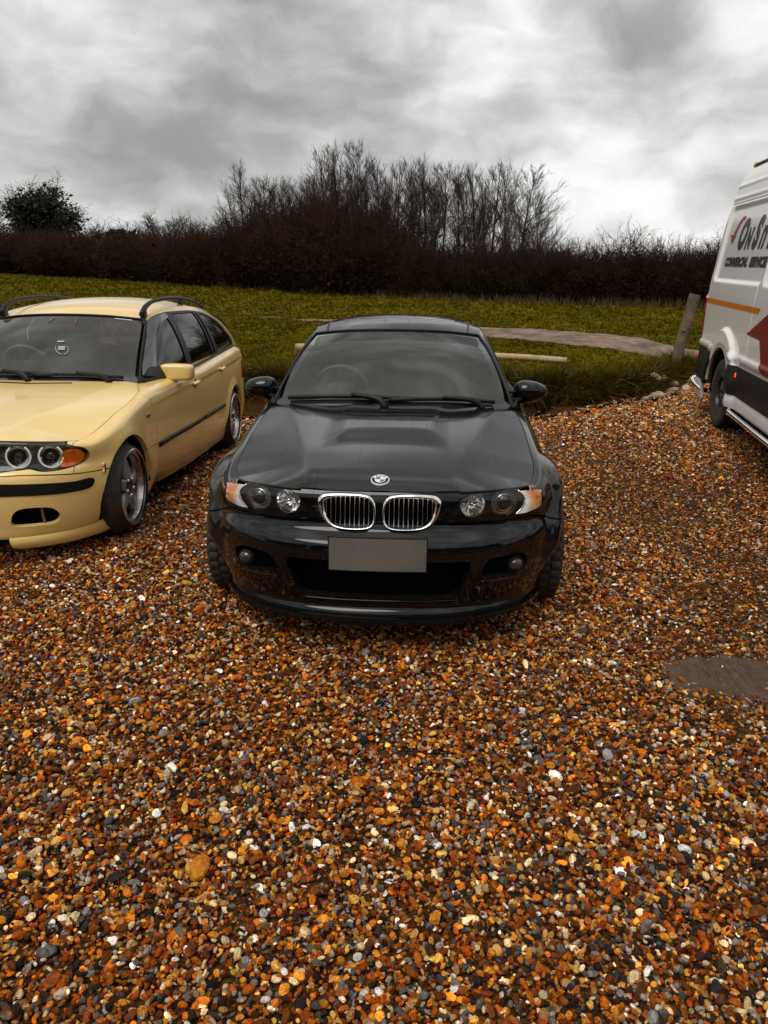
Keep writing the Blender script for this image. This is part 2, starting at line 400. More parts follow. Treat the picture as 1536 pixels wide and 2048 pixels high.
# ---------------------------------------------------------------- materials of the vehicles
def paint(name, color, streak=False):
    if name in MATS: return MATS[name]
    m = mat(name, color, rough=.32, coat=.92 if streak else 1.0, coat_rough=.035, spec=.02 if streak else .4); N, L = m.node_tree.nodes, m.node_tree.links; b = N['Principled BSDF']
    t = N.new('ShaderNodeTexCoord')
    n = N.new('ShaderNodeTexNoise'); n.inputs['Scale'].default_value = 5; n.inputs['Detail'].default_value = 8; n.inputs['Roughness'].default_value = .65
    L.new(t.outputs['Object'], n.inputs['Vector'])
    r = N.new('ShaderNodeMapRange'); r.inputs[1].default_value = .35; r.inputs[2].default_value = .75; r.inputs[3].default_value = .03; r.inputs[4].default_value = .14
    L.new(n.outputs['Fac'], r.inputs[0]); L.new(r.outputs[0], b.inputs['Coat Roughness'])
    # dust plus painted skylight tone on upward faces, thin dried runs of rain water
    mp = N.new('ShaderNodeMapping'); mp.inputs['Scale'].default_value = (85, 2.6, 2.6); L.new(t.outputs['Object'], mp.inputs[0])
    n2 = N.new('ShaderNodeTexNoise'); n2.inputs['Scale'].default_value = 1; n2.inputs['Detail'].default_value = 5; n2.inputs['Distortion'].default_value = .6; L.new(mp.outputs[0], n2.inputs['Vector'])
    n3 = N.new('ShaderNodeTexNoise'); n3.inputs['Scale'].default_value = 2.2; n3.inputs['Detail'].default_value = 2; L.new(t.outputs['Object'], n3.inputs['Vector'])
    r2 = N.new('ShaderNodeMapRange'); r2.inputs[1].default_value = .60; r2.inputs[2].default_value = .66; L.new(n2.outputs['Fac'], r2.inputs[0])
    r3 = N.new('ShaderNodeMapRange'); r3.inputs[1].default_value = .46; r3.inputs[2].default_value = .54; L.new(n3.outputs['Fac'], r3.inputs[0])
    mu = N.new('ShaderNodeMath'); mu.operation = 'MULTIPLY'; L.new(r2.outputs[0], mu.inputs[0]); L.new(r3.outputs[0], mu.inputs[1])
    dust = N.new('ShaderNodeMix'); dust.data_type = 'RGBA'; dust.inputs[6].default_value = (*color, 1)
    film = 0.0
    dust.inputs[7].default_value = (*[c*.45 for c in color], 1) if not streak else (.002, .002, .002, 1)
    dust.inputs[6].default_value = (*[c + film for c in color], 1)
    L.new(mu.outputs[0], dust.inputs[0]); 
    k = N.new('ShaderNodeMath'); k.operation = 'MULTIPLY'; k.inputs[1].default_value = 1.0 if streak else .10; L.new(mu.outputs[0], k.inputs[0]); L.new(k.outputs[0], dust.inputs[0])
    up = N.new('ShaderNodeSeparateXYZ'); L.new(t.outputs['Normal'], up.inputs[0]); ur = N.new('ShaderNodeMapRange'); ur.inputs[1].default_value = .55; ur.inputs[2].default_value = .95; ur.inputs[4].default_value = .75 if streak else .12; L.new(up.outputs['Z'], ur.inputs[0])
    dust_skylight = N.new('ShaderNodeMix'); dust_skylight.data_type = 'RGBA'; L.new(ur.outputs[0], dust_skylight.inputs[0]); L.new(dust.outputs[2], dust_skylight.inputs[6]); dust_skylight.inputs[7].default_value = (.008, .0075, .007, 1) if streak else (.93, .68, .27, 1)
    L.new(dust_skylight.outputs[2], b.inputs['Base Color'])
    if streak:
        cw = N.new('ShaderNodeMapRange'); cw.inputs[3].default_value = .88; cw.inputs[4].default_value = .72; L.new(mu.outputs[0], cw.inputs[0]); L.new(cw.outputs[0], b.inputs['Coat Weight'])
    if streak: L.new(mu.outputs[0], dust.inputs[0]); m2 = N.new('ShaderNodeMath'); m2.operation = 'MULTIPLY'; L.new(ur.outputs[0], m2.inputs[0]); iv = N.new('ShaderNodeMath'); iv.operation = 'SUBTRACT'; iv.inputs[0].default_value = 1; L.new(mu.outputs[0], iv.inputs[1]); L.new(iv.outputs[0], m2.inputs[1]); L.new(m2.outputs[0], dust_skylight.inputs[0])
    return m
def glass(name, tint=(.25, .26, .25), film=.06, hazecol=(.30, .30, .27)):
    """Car glass: a clear sheet that darkens what is behind it, mirrors the sky by its Fresnel law and carries a painted grey haze that lightens it."""
    if name in MATS: return MATS[name]
    m = bpy.data.materials.new(name); m.use_nodes = True; MATS[name] = m; N, L = m.node_tree.nodes, m.node_tree.links; N.clear()
    o = N.new('ShaderNodeOutputMaterial'); tr = N.new('ShaderNodeBsdfTransparent'); tr.inputs[0].default_value = (*tint, 1)
    gl = N.new('ShaderNodeBsdfGlossy'); gl.inputs['Roughness'].default_value = .015; df = N.new('ShaderNodeBsdfDiffuse'); df.inputs[0].default_value = (*hazecol, 1)
    fr = N.new('ShaderNodeFresnel'); fr.inputs[0].default_value = 1.52
    t = N.new('ShaderNodeTexCoord'); n = N.new('ShaderNodeTexNoise'); n.inputs['Scale'].default_value = 3.5; n.inputs['Detail'].default_value = 6; L.new(t.outputs['Object'], n.inputs['Vector'])
    r = N.new('ShaderNodeMapRange'); r.inputs[1].default_value = .3; r.inputs[2].default_value = .75; r.inputs[3].default_value = film*.7; r.inputs[4].default_value = film*1.4; L.new(n.outputs['Fac'], r.inputs[0])
    a = N.new('ShaderNodeMixShader'); L.new(r.outputs[0], a.inputs[0]); L.new(tr.outputs[0], a.inputs[1]); L.new(df.outputs[0], a.inputs[2])  # pale haze of the glass painted in as diffuse grey
    b = N.new('ShaderNodeMixShader'); L.new(fr.outputs[0], b.inputs[0]); L.new(a.outputs[0], b.inputs[1]); L.new(gl.outputs[0], b.inputs[2]); L.new(b.outputs[0], o.inputs[0])
    return m
BLACK_PAINT = paint('black_paint', (.0035, .0035, .004), True)
BEIGE_PAINT = paint('beige_paint', (.93, .655, .235))
WHITE_PAINT = paint('white_paint', (.88, .86, .82))
TRIM = mat('black_trim', (.010, .010, .010), rough=.45, spec=.3, noise=(9, .35))
RUBBER = mat('tyre_rubber', (.017, .016, .015), rough=.72, noise=(14, .5, (.045, .036, .028)), bump=(60, .25, .004))
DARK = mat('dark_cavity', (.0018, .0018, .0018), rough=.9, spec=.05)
CABIN = mat('cabin_plastic', (.035, .035, .034), rough=.75, noise=(6, .4))
SEATCLOTH = mat('seat_cloth', (.17, .165, .155), rough=.9, noise=(8, .3), bump=(120, .2, .002))
CHROME = mat('chrome', (.86, .85, .83), rough=.06, metal=1)
POLISHED = mat('polished_rim', (.80, .79, .77), rough=.26, metal=1, noise=(7, .4, (.22, .18, .14)))
SILVER = mat('silver_rim_paint', (.46, .46, .465), rough=.38, metal=.45, noise=(6, .3))
BLACKRIM = mat('black_rim_paint', (.028, .028, .030), rough=.36, spec=.6)
LENS = glass('lamp_lens', (.93, .93, .92), .015)
SCREEN = glass('windscreen_glass', (.80, .82, .80), .12, (.38, .38, .35))
TINT = glass('tinted_glass', (.10, .10, .10), .02)
BAND = glass('shade_band_glass', (.20, .21, .22), .03)
FRIT = mat('glass_frit', (.02, .02, .021), rough=.12, coat=1, coat_rough=.02)
BOWL = mat('lamp_reflector', (.80, .80, .78), rough=.09, metal=1)
BEZEL = mat('lamp_bezel', (.085, .084, .080), rough=.3, coat=.5)
WHITE = mat('white_enamel', (.80, .80, .78), rough=.25, coat=1)
BLUE = mat('blue_enamel', (.03, .16, .33), rough=.25, coat=1)
AMBER = mat('amber_lens', (.95, .17, .012), rough=.18, coat=1, noise=(30, .5))
PLATE = mat('plate_face', (.155, .14, .125), rough=.5, noise=(3.2, .3))
RING = mat('halo_ring', (.80, .80, .62), rough=.3, emit=((1, .97, .78), .30))
def indicator_mat():
    """Ribbed clear indicator with the amber bulb showing through its upper outer half."""
    m = mat('clear_indicator', (.85, .82, .78), rough=.22, coat=1); N, L = m.node_tree.nodes, m.node_tree.links; b = N['Principled BSDF']
    t = N.new('ShaderNodeTexCoord'); w = N.new('ShaderNodeTexWave'); w.bands_direction = 'Z'; w.wave_profile = 'SAW'; w.inputs['Scale'].default_value = 30; w.inputs['Distortion'].default_value = 1.6; w.inputs['Detail Scale'].default_value = .6; L.new(t.outputs['Object'], w.inputs['Vector'])
    bp = N.new('ShaderNodeBump'); bp.invert = True; bp.inputs['Distance'].default_value = .007; bp.inputs['Strength'].default_value = 1.0; L.new(w.outputs['Fac'], bp.inputs['Height'])
    ab = N.new('ShaderNodeVectorMath'); ab.operation = 'ABSOLUTE'; L.new(t.outputs['Object'], ab.inputs[0]); di = N.new('ShaderNodeVectorMath'); di.operation = 'DISTANCE'; L.new(ab.outputs[0], di.inputs[0]); di.inputs[1].default_value = (.688, .315, .658)
    ad = N.new('ShaderNodeMath'); ad.operation = 'MULTIPLY_ADD'; L.new(w.outputs['Fac'], ad.inputs[0]); ad.inputs[1].default_value = .022; L.new(di.outputs['Value'], ad.inputs[2])
    r = N.new('ShaderNodeValToRGB'); L.new(ad.outputs[0], r.inputs[0]); e = r.color_ramp.elements; e[0].position = .040; e[0].color = (1.0, .24, .035, 1); e[1].position = .092; e[1].color = (.97, .95, .92, 1); e2 = r.color_ramp.elements.new(.062); e2.color = (1.0, .50, .16, 1); L.new(r.outputs[0], b.inputs['Base Color'])  # amber reflection of the bulb painted into the colour
    b.inputs['Metallic'].default_value = 1.0; b.inputs['Roughness'].default_value = .26
    return m
INDIC = indicator_mat()

# ---------------------------------------------------------------- wheels
def tyre_mesh(Ro, W, Rr, blocks=38, tread=None):
    w = W/2; seg = blocks*4; c0, tw = tread if tread else (0, w)
    prof = [(Rr - .012, -w*.80), (Rr + .004, -w*.86), (Rr + .012, -w*.93), (Rr + .35*(Ro - Rr), -w*1.0 if not tread else .6*-w + .4*(c0 - tw)), (Rr + .72*(Ro - Rr), c0 - tw*1.0), (Ro - .014, c0 - tw*.93), (Ro - .006, c0 - tw*.86)]
    ribs = [(-.84, -.50), (-.44, -.06), (.06, .44), (.50, .84)]; g = Ro - .009
    for a, b in ribs:
        prof += [(g, c0 + a*tw - .002), (Ro - .004*abs(a), c0 + a*tw), (Ro - .004*abs(b), c0 + b*tw), (g, c0 + b*tw + .002)]
    prof += [(Ro - .006, c0 + tw*.86), (Ro - .014, c0 + tw*.93), (Rr + .72*(Ro - Rr), c0 + tw*1.0), (Rr + .35*(Ro - Rr), w*1.0 if not tread else .6*w + .4*(c0 + tw)), (Rr + .012, w*.93), (Rr + .004, w*.86), (Rr - .012, w*.80)]
    mod = np.zeros((seg, len(prof)))
    for k in range(4):
        i0 = 7 + k*4; ph = k*2 % 4
        for s_ in range(seg):
            if (s_ + ph) % 4 == 0: mod[s_, i0+1:i0+3] = -.008
    for s_ in range(seg):
        if s_ % 4 == 0: mod[s_, [5, 6, len(prof)-7, len(prof)-6]] = -.006
    return lathe(prof, seg, 'x', mod)
def lug(c, r, h):
    return lathe([(r, 0), (r, h*.7), (r*.7, h), (0.0005, h)], 8, 'x').move(c)
def wheel(parent, pos, side, Ro, W, Rr, style, steer=0):
    """side +1: outer face towards +x. Empty 'wheel' > tyre, rim, spokes, hub_cap, brake_disc."""
    w = empty('wheel', pos, parent); w.rotation_euler = (0, 0, steer)
    if side < 0: w.rotation_euler = (0, 0, math.pi + steer)
    key = (Ro, W, Rr, style)
    if key in WHEELS:
        for src in WHEELS[key]:
            c = src.copy(); COL.objects.link(c); c.parent = w
        return w
    parts = [tyre_mesh(Ro, W, Rr, tread=(-.052, .118) if style == 'dish' else None).build('tyre', RUBBER, w, angle=35)]
    h = W/2
    if style == 'dish':
        barrel = lathe([(Rr - .018, -h*.8), (Rr - .03, -h*.5), (Rr - .035, 0), (Rr - .035, h*.30), (Rr - .030, h*.62), (Rr - .020, h*.80), (Rr - .004, h*.84), (Rr + .010, h*.88), (Rr + .012, h*.94), (Rr + .004, h*.97), (Rr - .006, h*.93)], 72)
        parts.append(barrel.build('rim', POLISHED, w, angle=40)); depth, n, m = .60*h, 5, SILVER
    elif style == 'van':
        barrel = lathe([(Rr - .018, -h*.8), (Rr - .03, 0), (Rr - .032, h*.5), (Rr - .022, h*.7), (Rr + .004, h*.8), (Rr + .010, h*.9), (Rr - .004, h*.92)], 64)
        ring = lathe([(Rr - .006, h*.9), (Rr - .045, h*.80), (Rr - .05, h*.6)], 64); barrel.add(ring)
        for k in range(16):
            a = k/16*2*math.pi; barrel.add(lug((h*.84, math.cos(a)*(Rr - .028), math.sin(a)*(Rr - .028)), .008, .012))
        parts.append(barrel.build('rim', BLACKRIM, w, angle=40)); depth, n, m = .55*h, 10, BLACKRIM
    else:
        barrel = lathe([(Rr - .018, -h*.8), (Rr - .03, 0), (Rr - .032, h*.5), (Rr - .022, h*.8), (Rr + .010, h*.9), (Rr + .002, h*.95), (Rr - .01, h*.9)], 64)
        parts.append(barrel.build('rim', SILVER, w, angle=40)); depth, n, m = .62*h, 10, SILVER
    for k in range(n):
        a = 2*math.pi*k/n + .3
        w0, w1 = (.036, .024) if n == 5 else (.020, .013)
        r0, r1 = .045, Rr - .03
        sec = []
        for r, ww, xo, th in ((r0, w0*1.1, depth + .012, .05), (r0 + .35*(r1 - r0), w0, depth + .016, .045), (r0 + .75*(r1 - r0), w1, depth + .004, .04), (r1 + .004, w1*1.25, depth - .012, .05)):
            sec.append([(xo - th, r, -ww), (xo - .012, r, -ww), (xo, r, -ww*.62), (xo, r, ww*.62), (xo - .012, r, ww), (xo - th, r, ww)])
        G = grid(np.array(sec)); G.rot(rotm('x', a)); 
        if style == 'dish' or style == 'van': parts.append(G.build('spoke', m, w, angle=50))
        else:
            if k == 0: acc = MB()
            acc.add(G)
    if style not in ('dish', 'van'): parts.append(acc.build('spokes', m, w, angle=50))
    hub = lathe([(.075, depth - .05), (.075, depth), (.058, depth + .014), (.034, depth + .016), (.032, depth + .008), (.0005, depth + .010)], 32)
    parts.append(hub.build('hub_cap', m if style != 'dish' else BLACKRIM, w, angle=40))
    for k in range(5):
        a = 2*math.pi*(k + .5)/5 + .3; parts.append(lug((depth + .004, math.cos(a)*.056, math.sin(a)*.056), .011, .02).build('wheel_bolt', CHROME if style == 'dish' else m, w, angle=40))
    disc = lathe([(.05, -h*.35), (.155, -h*.35), (.155, -h*.25), (.05, -h*.25)], 40); parts.append(disc.build('brake_disc', mat('brake_steel', (.12, .10, .09), rough=.5, metal=.8), w, angle=40))
    WHEELS[key] = parts
    return w
WHEELS = {}
def mirror_part(o_mesh, name, m, parent, **k):
    a = o_mesh.build(name, m, parent, **k); b = o_mesh.mirror().build(name, m, parent, **k); return a, b

HL_M = [(.742, .668), (.732, .675), (.715, .680), (.692, .686), (.675, .691), (.667, .735), (.55, .74), (.434, .735), (.388, .699), (.348, .680), (.330, .656), (.312, .615), (.318, .600), (.362, .605), (.386, .591), (.416, .588), (.443, .598), (.467, .606), (.507, .603), (.530, .596), (.602, .591), (.659, .592), (.721, .601), (.738, .616), (.735, .642), (.730, .663)]
IND_M = [(.60, .75), (.609, .703), (.634, .676), (.638, .653), (.626, .621), (.600, .585), (.60, .55), (.9, .55), (.9, .75)]
KID_OUT = [(.268, .662), (.262, .682), (.245, .695), (.20, .700), (.113, .701), (.055, .695), (.030, .682), (.017, .655), (.014, .60), (.021, .570), (.045, .554), (.10, .549), (.176, .552), (.224, .569), (.254, .607)]
KID_IN = [(.238, .652), (.232, .668), (.213, .677), (.17, .681), (.112, .682), (.060, .677), (.038, .664), (.028, .643), (.026, .603), (.032, .576), (.052, .562), (.10, .557), (.162, .560), (.205, .576), (.232, .612)]
HL_B = [(.767, .596), (.762, .622), (.745, .642), (.70, .660), (.62, .70), (.50, .72), (.38, .70), (.33, .648), (.305, .60), (.30, .555), (.33, .533), (.375, .536), (.430, .542), (.467, .543), (.511, .546), (.54, .538), (.573, .529), (.627, .527), (.689, .533), (.733, .548), (.756, .566)]
IND_B = [(.648, .548), (.655, .60), (.672, .634), (.713, .640), (.742, .622), (.750, .60), (.742, .572), (.716, .548), (.68, .541)]

def build_car(kind, root):
    B = Body(kind); M = B.M; PAINT = BLACK_PAINT if M else BEIGE_PAINT
    xhood = float(B.xe(.3))
    def solve_ph(xt):
        lo, hi = 0., math.pi/2
        for _ in range(60):
            mid = .5*(lo + hi)
            if B.top(np.array(mid))[0] < xt: lo = mid
            else: hi = mid
        return lo
    ph_h = solve_ph(xhood)
    ph = np.sort(np.concatenate([np.linspace(0, 1, 74)**1.25*math.pi/2, [ph_h]])); ih = int(np.argmin(abs(ph - ph_h)))
    v = np.unique(np.concatenate([np.linspace(0, 1, 46), np.linspace(.62, .86, 26), np.linspace(.93, 1, 8)]))
    F = B.front(ph[:, None], v[None, :])
    ys = np.linspace(B.yc, B.yr, 190)[1:]
    S = B.side(ys[:, None], v[None, :])
    pr = np.linspace(math.pi/2, 0, 40)[1:]; Rr_ = B.rear(pr[:, None], v[None, :])
    wrap = grid(np.concatenate([F, S, Rr_]))
    # ---- cut lines
    zs = lambda x, y: (.574 - .045*sstep(.66, .84, x) - .03*sstep(.3, .6, y)) if M else (.519 - .032*sstep(.45, .85, x))
    HL = crspline(HL_M if M else HL_B, 4, True)
    g = .0032
    arch = lambda V, yw: np.hypot(V[:, 1] - yw, V[:, 2] - B.zw) - B.ra
    front_arch = lambda V: np.where(V[:, 0] > .45, arch(V, B.yw), 1)
    rear_arch = lambda V: np.where(V[:, 0] > .45, arch(V, B.yw2), 1)
    below = lambda V: -g + zs(V[:, 0], V[:, 1]) - V[:, 2]
    above = lambda V: -g - zs(V[:, 0], V[:, 1]) + V[:, 2]
    hl = lambda V: np.where(V[:, 1] < .6, sdpoly(V[:, 0], V[:, 2], HL), -1)
    KO = crspline(KID_OUT, 4, True)
    kid = lambda V: np.where(V[:, 1] < .3, sdpoly(V[:, 0], V[:, 2], KO), -1)
    lim = lambda ax, lo=-9, hi=9: (lambda V: np.minimum(V[:, ax] - lo, hi - V[:, ax]))
    def sub(q, *fs):
        for f in fs: q = clip(q, f)
        return q
    # ---- front bumper
    fb = sub(wrap, lim(1, hi=B.yw), below, front_arch)
    if M:
        intake = rpoly([(-.345, .245), (.345, .245), (.40, .385), (.40, .425), (-.40, .425), (-.40, .385)], [.05, .05, .03, .02, .02, .03])
        fb = clip(fb, lambda V: -sdpoly(V[:, 0], V[:, 2], intake) + 0*V[:, 0])
        fogh = rpoly([(.44, .345), (.60, .325), (.665, .355), (.66, .42), (.60, .435), (.47, .425)], .03)
        fb = clip(fb, lambda V: np.where(V[:, 1] < .5, -sdpoly(V[:, 0], V[:, 2], fogh), 1))
    else:
        fogh = crspline([(.402, .250), (.405, .232), (.425, .224), (.56, .220), (.605, .224), (.630, .255), (.622, .292), (.596, .320), (.525, .332), (.458, .328), (.421, .302)], 4, True)
        cen = rpoly([(-.30, .20), (.30, .20), (.33, .33), (-.33, .33)], .03)
        fb = clip(fb, lambda V: np.where(V[:, 1] < .5, -sdpoly(V[:, 0], V[:, 2], fogh), 1)); fb = clip(fb, lambda V: -sdpoly(V[:, 0], V[:, 2], cen))
    full = lambda q: (lambda m: q.copy().add(m.V, m.F))(q.mirror()).weld(2e-4)
    b1 = rim(full(fb), .03); b1.build('front_bumper', PAINT, root)
    # inner cavity behind the openings
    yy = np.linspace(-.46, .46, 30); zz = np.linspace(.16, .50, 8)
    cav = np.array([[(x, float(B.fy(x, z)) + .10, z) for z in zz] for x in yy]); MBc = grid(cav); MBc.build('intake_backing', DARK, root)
    if M:
        lipr = [(x, float(B.fy(x, .15)) - .004, .142 + .012*abs(x)) for x in np.linspace(-.74, .74, 40)]
        tube(lipr, 1, prof=np.array([(-.014, -.009), (.03, -.010), (.03, .008), (-.010, .008), (-.016, 0)]), up=(0, 0, 1)).build('lip_spoiler', PAINT, root, angle=40)
        for z, x1 in ((.232, .34),):
            edge = [(x, float(B.fy(x, z)) - .002, z) for x in np.linspace(-x1, x1, 30)]
            tube(edge, .0035, 6).build('intake_edge', PAINT, root)
        for sx in (-1, 1):
            edge = [(sx*x, float(B.fy(x, .318 - .05*(x - .45))) - .003, .322 - .05*(x - .45)) for x in np.linspace(.45, .63, 14)]
            tube(edge, .003, 6).build('bumper_blade', PAINT, root)
    # ---- bonnet: top skin plus the nose between the lamps
    cols = ph[:ih + 1]; tx, ty, tz = B.top(cols)
    bb = np.linspace(0, 1, 70)**1.1; yr_ = lambda x: (1.30 if M else 1.335) + (.115 if M else .09)*(x/xhood)**2
    X = np.zeros((len(cols), len(bb))); Y = X.copy(); Zm = X.copy()
    for i in range(len(cols)):
        y = ty[i] + bb*(yr_(tx[i]) - ty[i]); f = B.xe(y)/xhood*(1 - .0055*np.minimum(1, bb*10))
        X[i] = tx[i]*f; Y[i] = y; Zm[i] = B.Z(X[i], y)
    hood = grid(np.stack([X, Y, Zm], -1))
    ventc = .045
    VENT = [(-.235, 1.078), (.235, 1.078), (.275, 1.185), (-.275, 1.185)] if M else [(-.29, 1.262), (.29, 1.262), (.28, 1.290), (-.28, 1.290)]
    VP = rpoly(VENT, .016); vb = lambda x: np.interp(np.abs(x), [0, .3], [0.0, ventc])
    hood = clip(hood, lambda V: -sdpoly(V[:, 0], V[:, 1] - vb(V[:, 0]) + .03, VP))
    nose = sub(wrap, lim(0, hi=xhood - .004), lim(1, hi=.5), above, lambda V: -hl(V) - .001, lambda V: -kid(V))
    bon = hood.copy().add(nose.V, nose.F); bon = full(bon); rim(bon, .022).build('bonnet', PAINT, root)
    HE = np.stack([tx, ty - .001, B.Z(tx, ty) - .006], -1); HE = HE[tx > (.345 if M else .30)]
    mirror_part(tube(HE, .0065, 6), 'bonnet_gap_shade', TRIM, root)  # black strip standing in for the shaded gap above the lamps
    # vent grille of the bonnet
    vg = []
    vent_root = empty('bonnet_vent', (0, 0, 0), root)
    fx = lambda x, yv: (x, yv + float(vb(x)) - .03, float(B.Z(x, yv + float(vb(x)) - .03)))
    y0v, y1v = VENT[0][1], VENT[2][1]
    tray = np.array([[np.array(fx(x, yv)) - [0, 0, .022] for yv in np.linspace(y0v - .005, y1v + .005, 4)] for x in np.linspace(-.295, .295, 30)]); grid(tray).build('vent_tray', DARK, vent_root)
    mesh_ = MB()
    if M:
        for r_ in range(6):
            for c in range(44):
                yv = y0v + .009 + r_*.0178; x = (-.228 - .038*r_/5 + (c + .5*(r_ % 2))*.0121)
                if abs(x) > .230 + .038*r_/5: continue
                p = np.array(fx(x, yv)) - [0, 0, .004]
                a = np.arange(6)/6*2*np.pi + math.pi/6; o_ = np.stack([np.cos(a)*.0070, np.sin(a)*.0118, 0*a], -1) + p; i_ = np.stack([np.cos(a)*.0048, np.sin(a)*.0084, 0*a - .001], -1) + p
                mesh_.add(np.concatenate([o_, i_]), [(j, (j+1) % 6, 6 + (j+1) % 6, 6 + j) for j in range(6)])
        mesh_.build('vent_mesh', mat('vent_plastic', (.035, .034, .033), rough=.5), vent_root, smooth=False)['kind'] = 'stuff'
        rimv = [np.array(fx(x, yv)) + [0, 0, .002] for x, yv in VP]; tube(rimv, .0035, 6, closed=True).build('vent_frame', TRIM, vent_root)
    else:
        for c in range(46):
            x = -.28 + c*.0124; p = np.array(fx(x, (y0v + y1v)/2)); box(p - [0, 0, .004], (.0055, .034, .014), rotm('z', .25)).build('vent_slat', TRIM, vent_root, smooth=False)
    # ---- wings
    wing = sub(wrap, lim(1, hi=1.30), front_arch, above, lambda V: -hl(V) - .001)
    wing = clip(wing, lambda V: np.maximum(V[:, 1] - .36, V[:, 0] - xhood))
    wing2 = sub(wrap, lim(1, lo=B.yw, hi=1.30), front_arch, lambda V: -above(V) - 2*g, lim(2, lo=.265))
    dfront = lambda V: V[:, 1] - (1.29 - .13*sstep(.62, .92, V[:, 2]))
    wing.add(wing2.V, wing2.F); wing = clip(wing.weld(1e-5), lambda V: -dfront(V) - g)
    mirror_part(rim(wing, .03), 'front_wing', PAINT, root)
    # ---- sills
    sill = sub(wrap, lim(1, lo=B.yw + .1, hi=B.yw2), front_arch, rear_arch, lambda V: .262 - g - V[:, 2], lim(1, lo=B.yw + .2, hi=B.yw2 - .2))
    mirror_part(rim(sill, .03), 'sill', PAINT, root)
    # ---- doors and quarters
    dback = (lambda V: V[:, 1] - 2.66) if M else (lambda V: V[:, 1] - (2.46 - .10*sstep(.63, .92, V[:, 2])))
    door = sub(wrap, lim(1, lo=1.0, hi=2.9), front_arch, lambda V: dfront(V) - g, lambda V: -dback(V) - g, lambda V: V[:, 2] - .262 - g)
    fd = mirror_part(rim(door, .03), 'door', PAINT, root)
    q0 = dback
    if not M:
        dend = lambda V: np.minimum(3.33 + .05*sstep(.7, .9, V[:, 2]) - V[:, 1], np.hypot(V[:, 1] - B.yw2, V[:, 2] - B.zw) - B.ra - .075)
        rd = sub(wrap, lim(1, lo=2.2, hi=3.6), lambda V: dback(V) - g, lambda V: dend(V) - g, lambda V: V[:, 2] - .262 - g)
        rd_ = mirror_part(rim(rd, .03), 'door', PAINT, root)
        qu = sub(wrap, lim(1, lo=2.8), rear_arch, lambda V: -dend(V) - g, lambda V: V[:, 2] - .262 - g)
    else:
        qu = sub(wrap, lim(1, lo=2.3), rear_arch, lambda V: dback(V) - g, lambda V: V[:, 2] - .262 - g)
    rb = lambda V: .56 - V[:, 2] - 0*V[:, 0]
    rbm = lambda V: np.minimum(.56 - V[:, 2], V[:, 1] - (B.yw2 + .22))
    quarter = clip(qu, lambda V: -rbm(V) - g); quarter = clip(quarter, lambda V: np.maximum(V[:, 0] - .50, B.yend - .55 - V[:, 1]))
    mirror_part(rim(quarter, .03), 'rear_quarter', PAINT, root)
    rbu = sub(wrap, lim(1, lo=B.yw2), rear_arch, lambda V: rbm(V) - g); rim(full(rbu), .03).build('rear_bumper', PAINT, root)
    tail = sub(wrap, lim(1, lo=B.yend - .56), lambda V: V[:, 2] - .56 - g, lambda V: .50 - g - V[:, 0]); tail = full(tail)
    # ---- greenhouse curves
    if M:
        A0, A1 = np.array([.712, 1.432, .905]), np.array([.540, 2.10, 1.298])
        pil = curve3([A0, (.655, 1.66, 1.055), (.598, 1.88, 1.19), A1], 40)
        rail = curve3([A1, (.562, 2.35, 1.337), (.566, 2.7, 1.348), (.555, 3.05, 1.325), (.535, 3.30, 1.275)], 50)
        C1 = np.array([.535, 3.30, 1.275]); C0 = np.array([float(B.xe(3.95)), 3.95, float(B.ze(3.95))]); cp = curve3([C0, (.62, 3.72, 1.09), (.565, 3.48, 1.21), C1], 40)
        wt = curve3([(-.540, 2.10, 1.298), (-.30, 2.015, 1.322), (0, 1.985, 1.330), (.30, 2.015, 1.322), A1], 41)
        wb = curve3([(-.712, 1.432, .905), (-.4, 1.33, .918), (0, 1.295, .922), (.4, 1.33, .918), A0], 41)
        rt = curve3([(-.535, 3.30, 1.275), (-.3, 3.38, 1.295), (0, 3.40, 1.30), (.3, 3.38, 1.295), C1], 41)
        crown = .052
    else:
        A0, A1 = np.array([.703, 1.425, .882]), np.array([.578, 2.03, 1.298])
        pil = curve3([A0, (.668, 1.60, 1.01), (.627, 1.82, 1.165), A1], 40)
        rail = curve3([A1, (.598, 2.25, 1.352), (.606, 2.6, 1.388), (.606, 3.1, 1.392), (.596, 3.6, 1.362), (.58, 3.92, 1.315)], 50)
        C1 = np.array([.58, 3.92, 1.315]); C0 = np.array([float(B.xe(4.40)), 4.40, float(B.ze(4.40))]); cp = curve3([C0, (.705, 4.33, 1.08), (.645, 4.15, 1.225), C1], 40)
        wt = curve3([(-.578, 2.03, 1.298), (-.30, 1.975, 1.325), (0, 1.955, 1.333), (.30, 1.975, 1.325), A1], 41)
        wb = curve3([(-.703, 1.425, .882), (-.4, 1.36, .897), (0, 1.335, .902), (.4, 1.36, .897), A0], 41)
        rt = curve3([(-.58, 3.92, 1.315), (-.3, 4.0, 1.34), (0, 4.02, 1.347), (.3, 4.0, 1.34), C1], 41)
        crown = .045
    mir = lambda c: c*np.array([-1, 1, 1])
    # windscreen (u across, v up)
    W = coons(wb, wt, resample(mir(pil), 40), resample(pil, 40)); u = np.linspace(-1, 1, 41)[:, None]; t = np.linspace(0, 1, 40)[None]
    W[..., 2] += .022*np.sin(np.pi*t)*(1 - .4*u**2); W[..., 1] -= .016*np.sin(np.pi*t)
    ws = grid(W, flip=False); uv = np.stack(np.broadcast_arrays(u, t), -1).reshape(-1, 2)
    def wsub(f):                                   # clip in the screen's own (u, v)
        q = MB(np.concatenate([ws.V, uv], 1), ws.F); q = clip(q, lambda V: f(V[:, 3], V[:, 4])); return MB(q.V[:, :3], q.F)
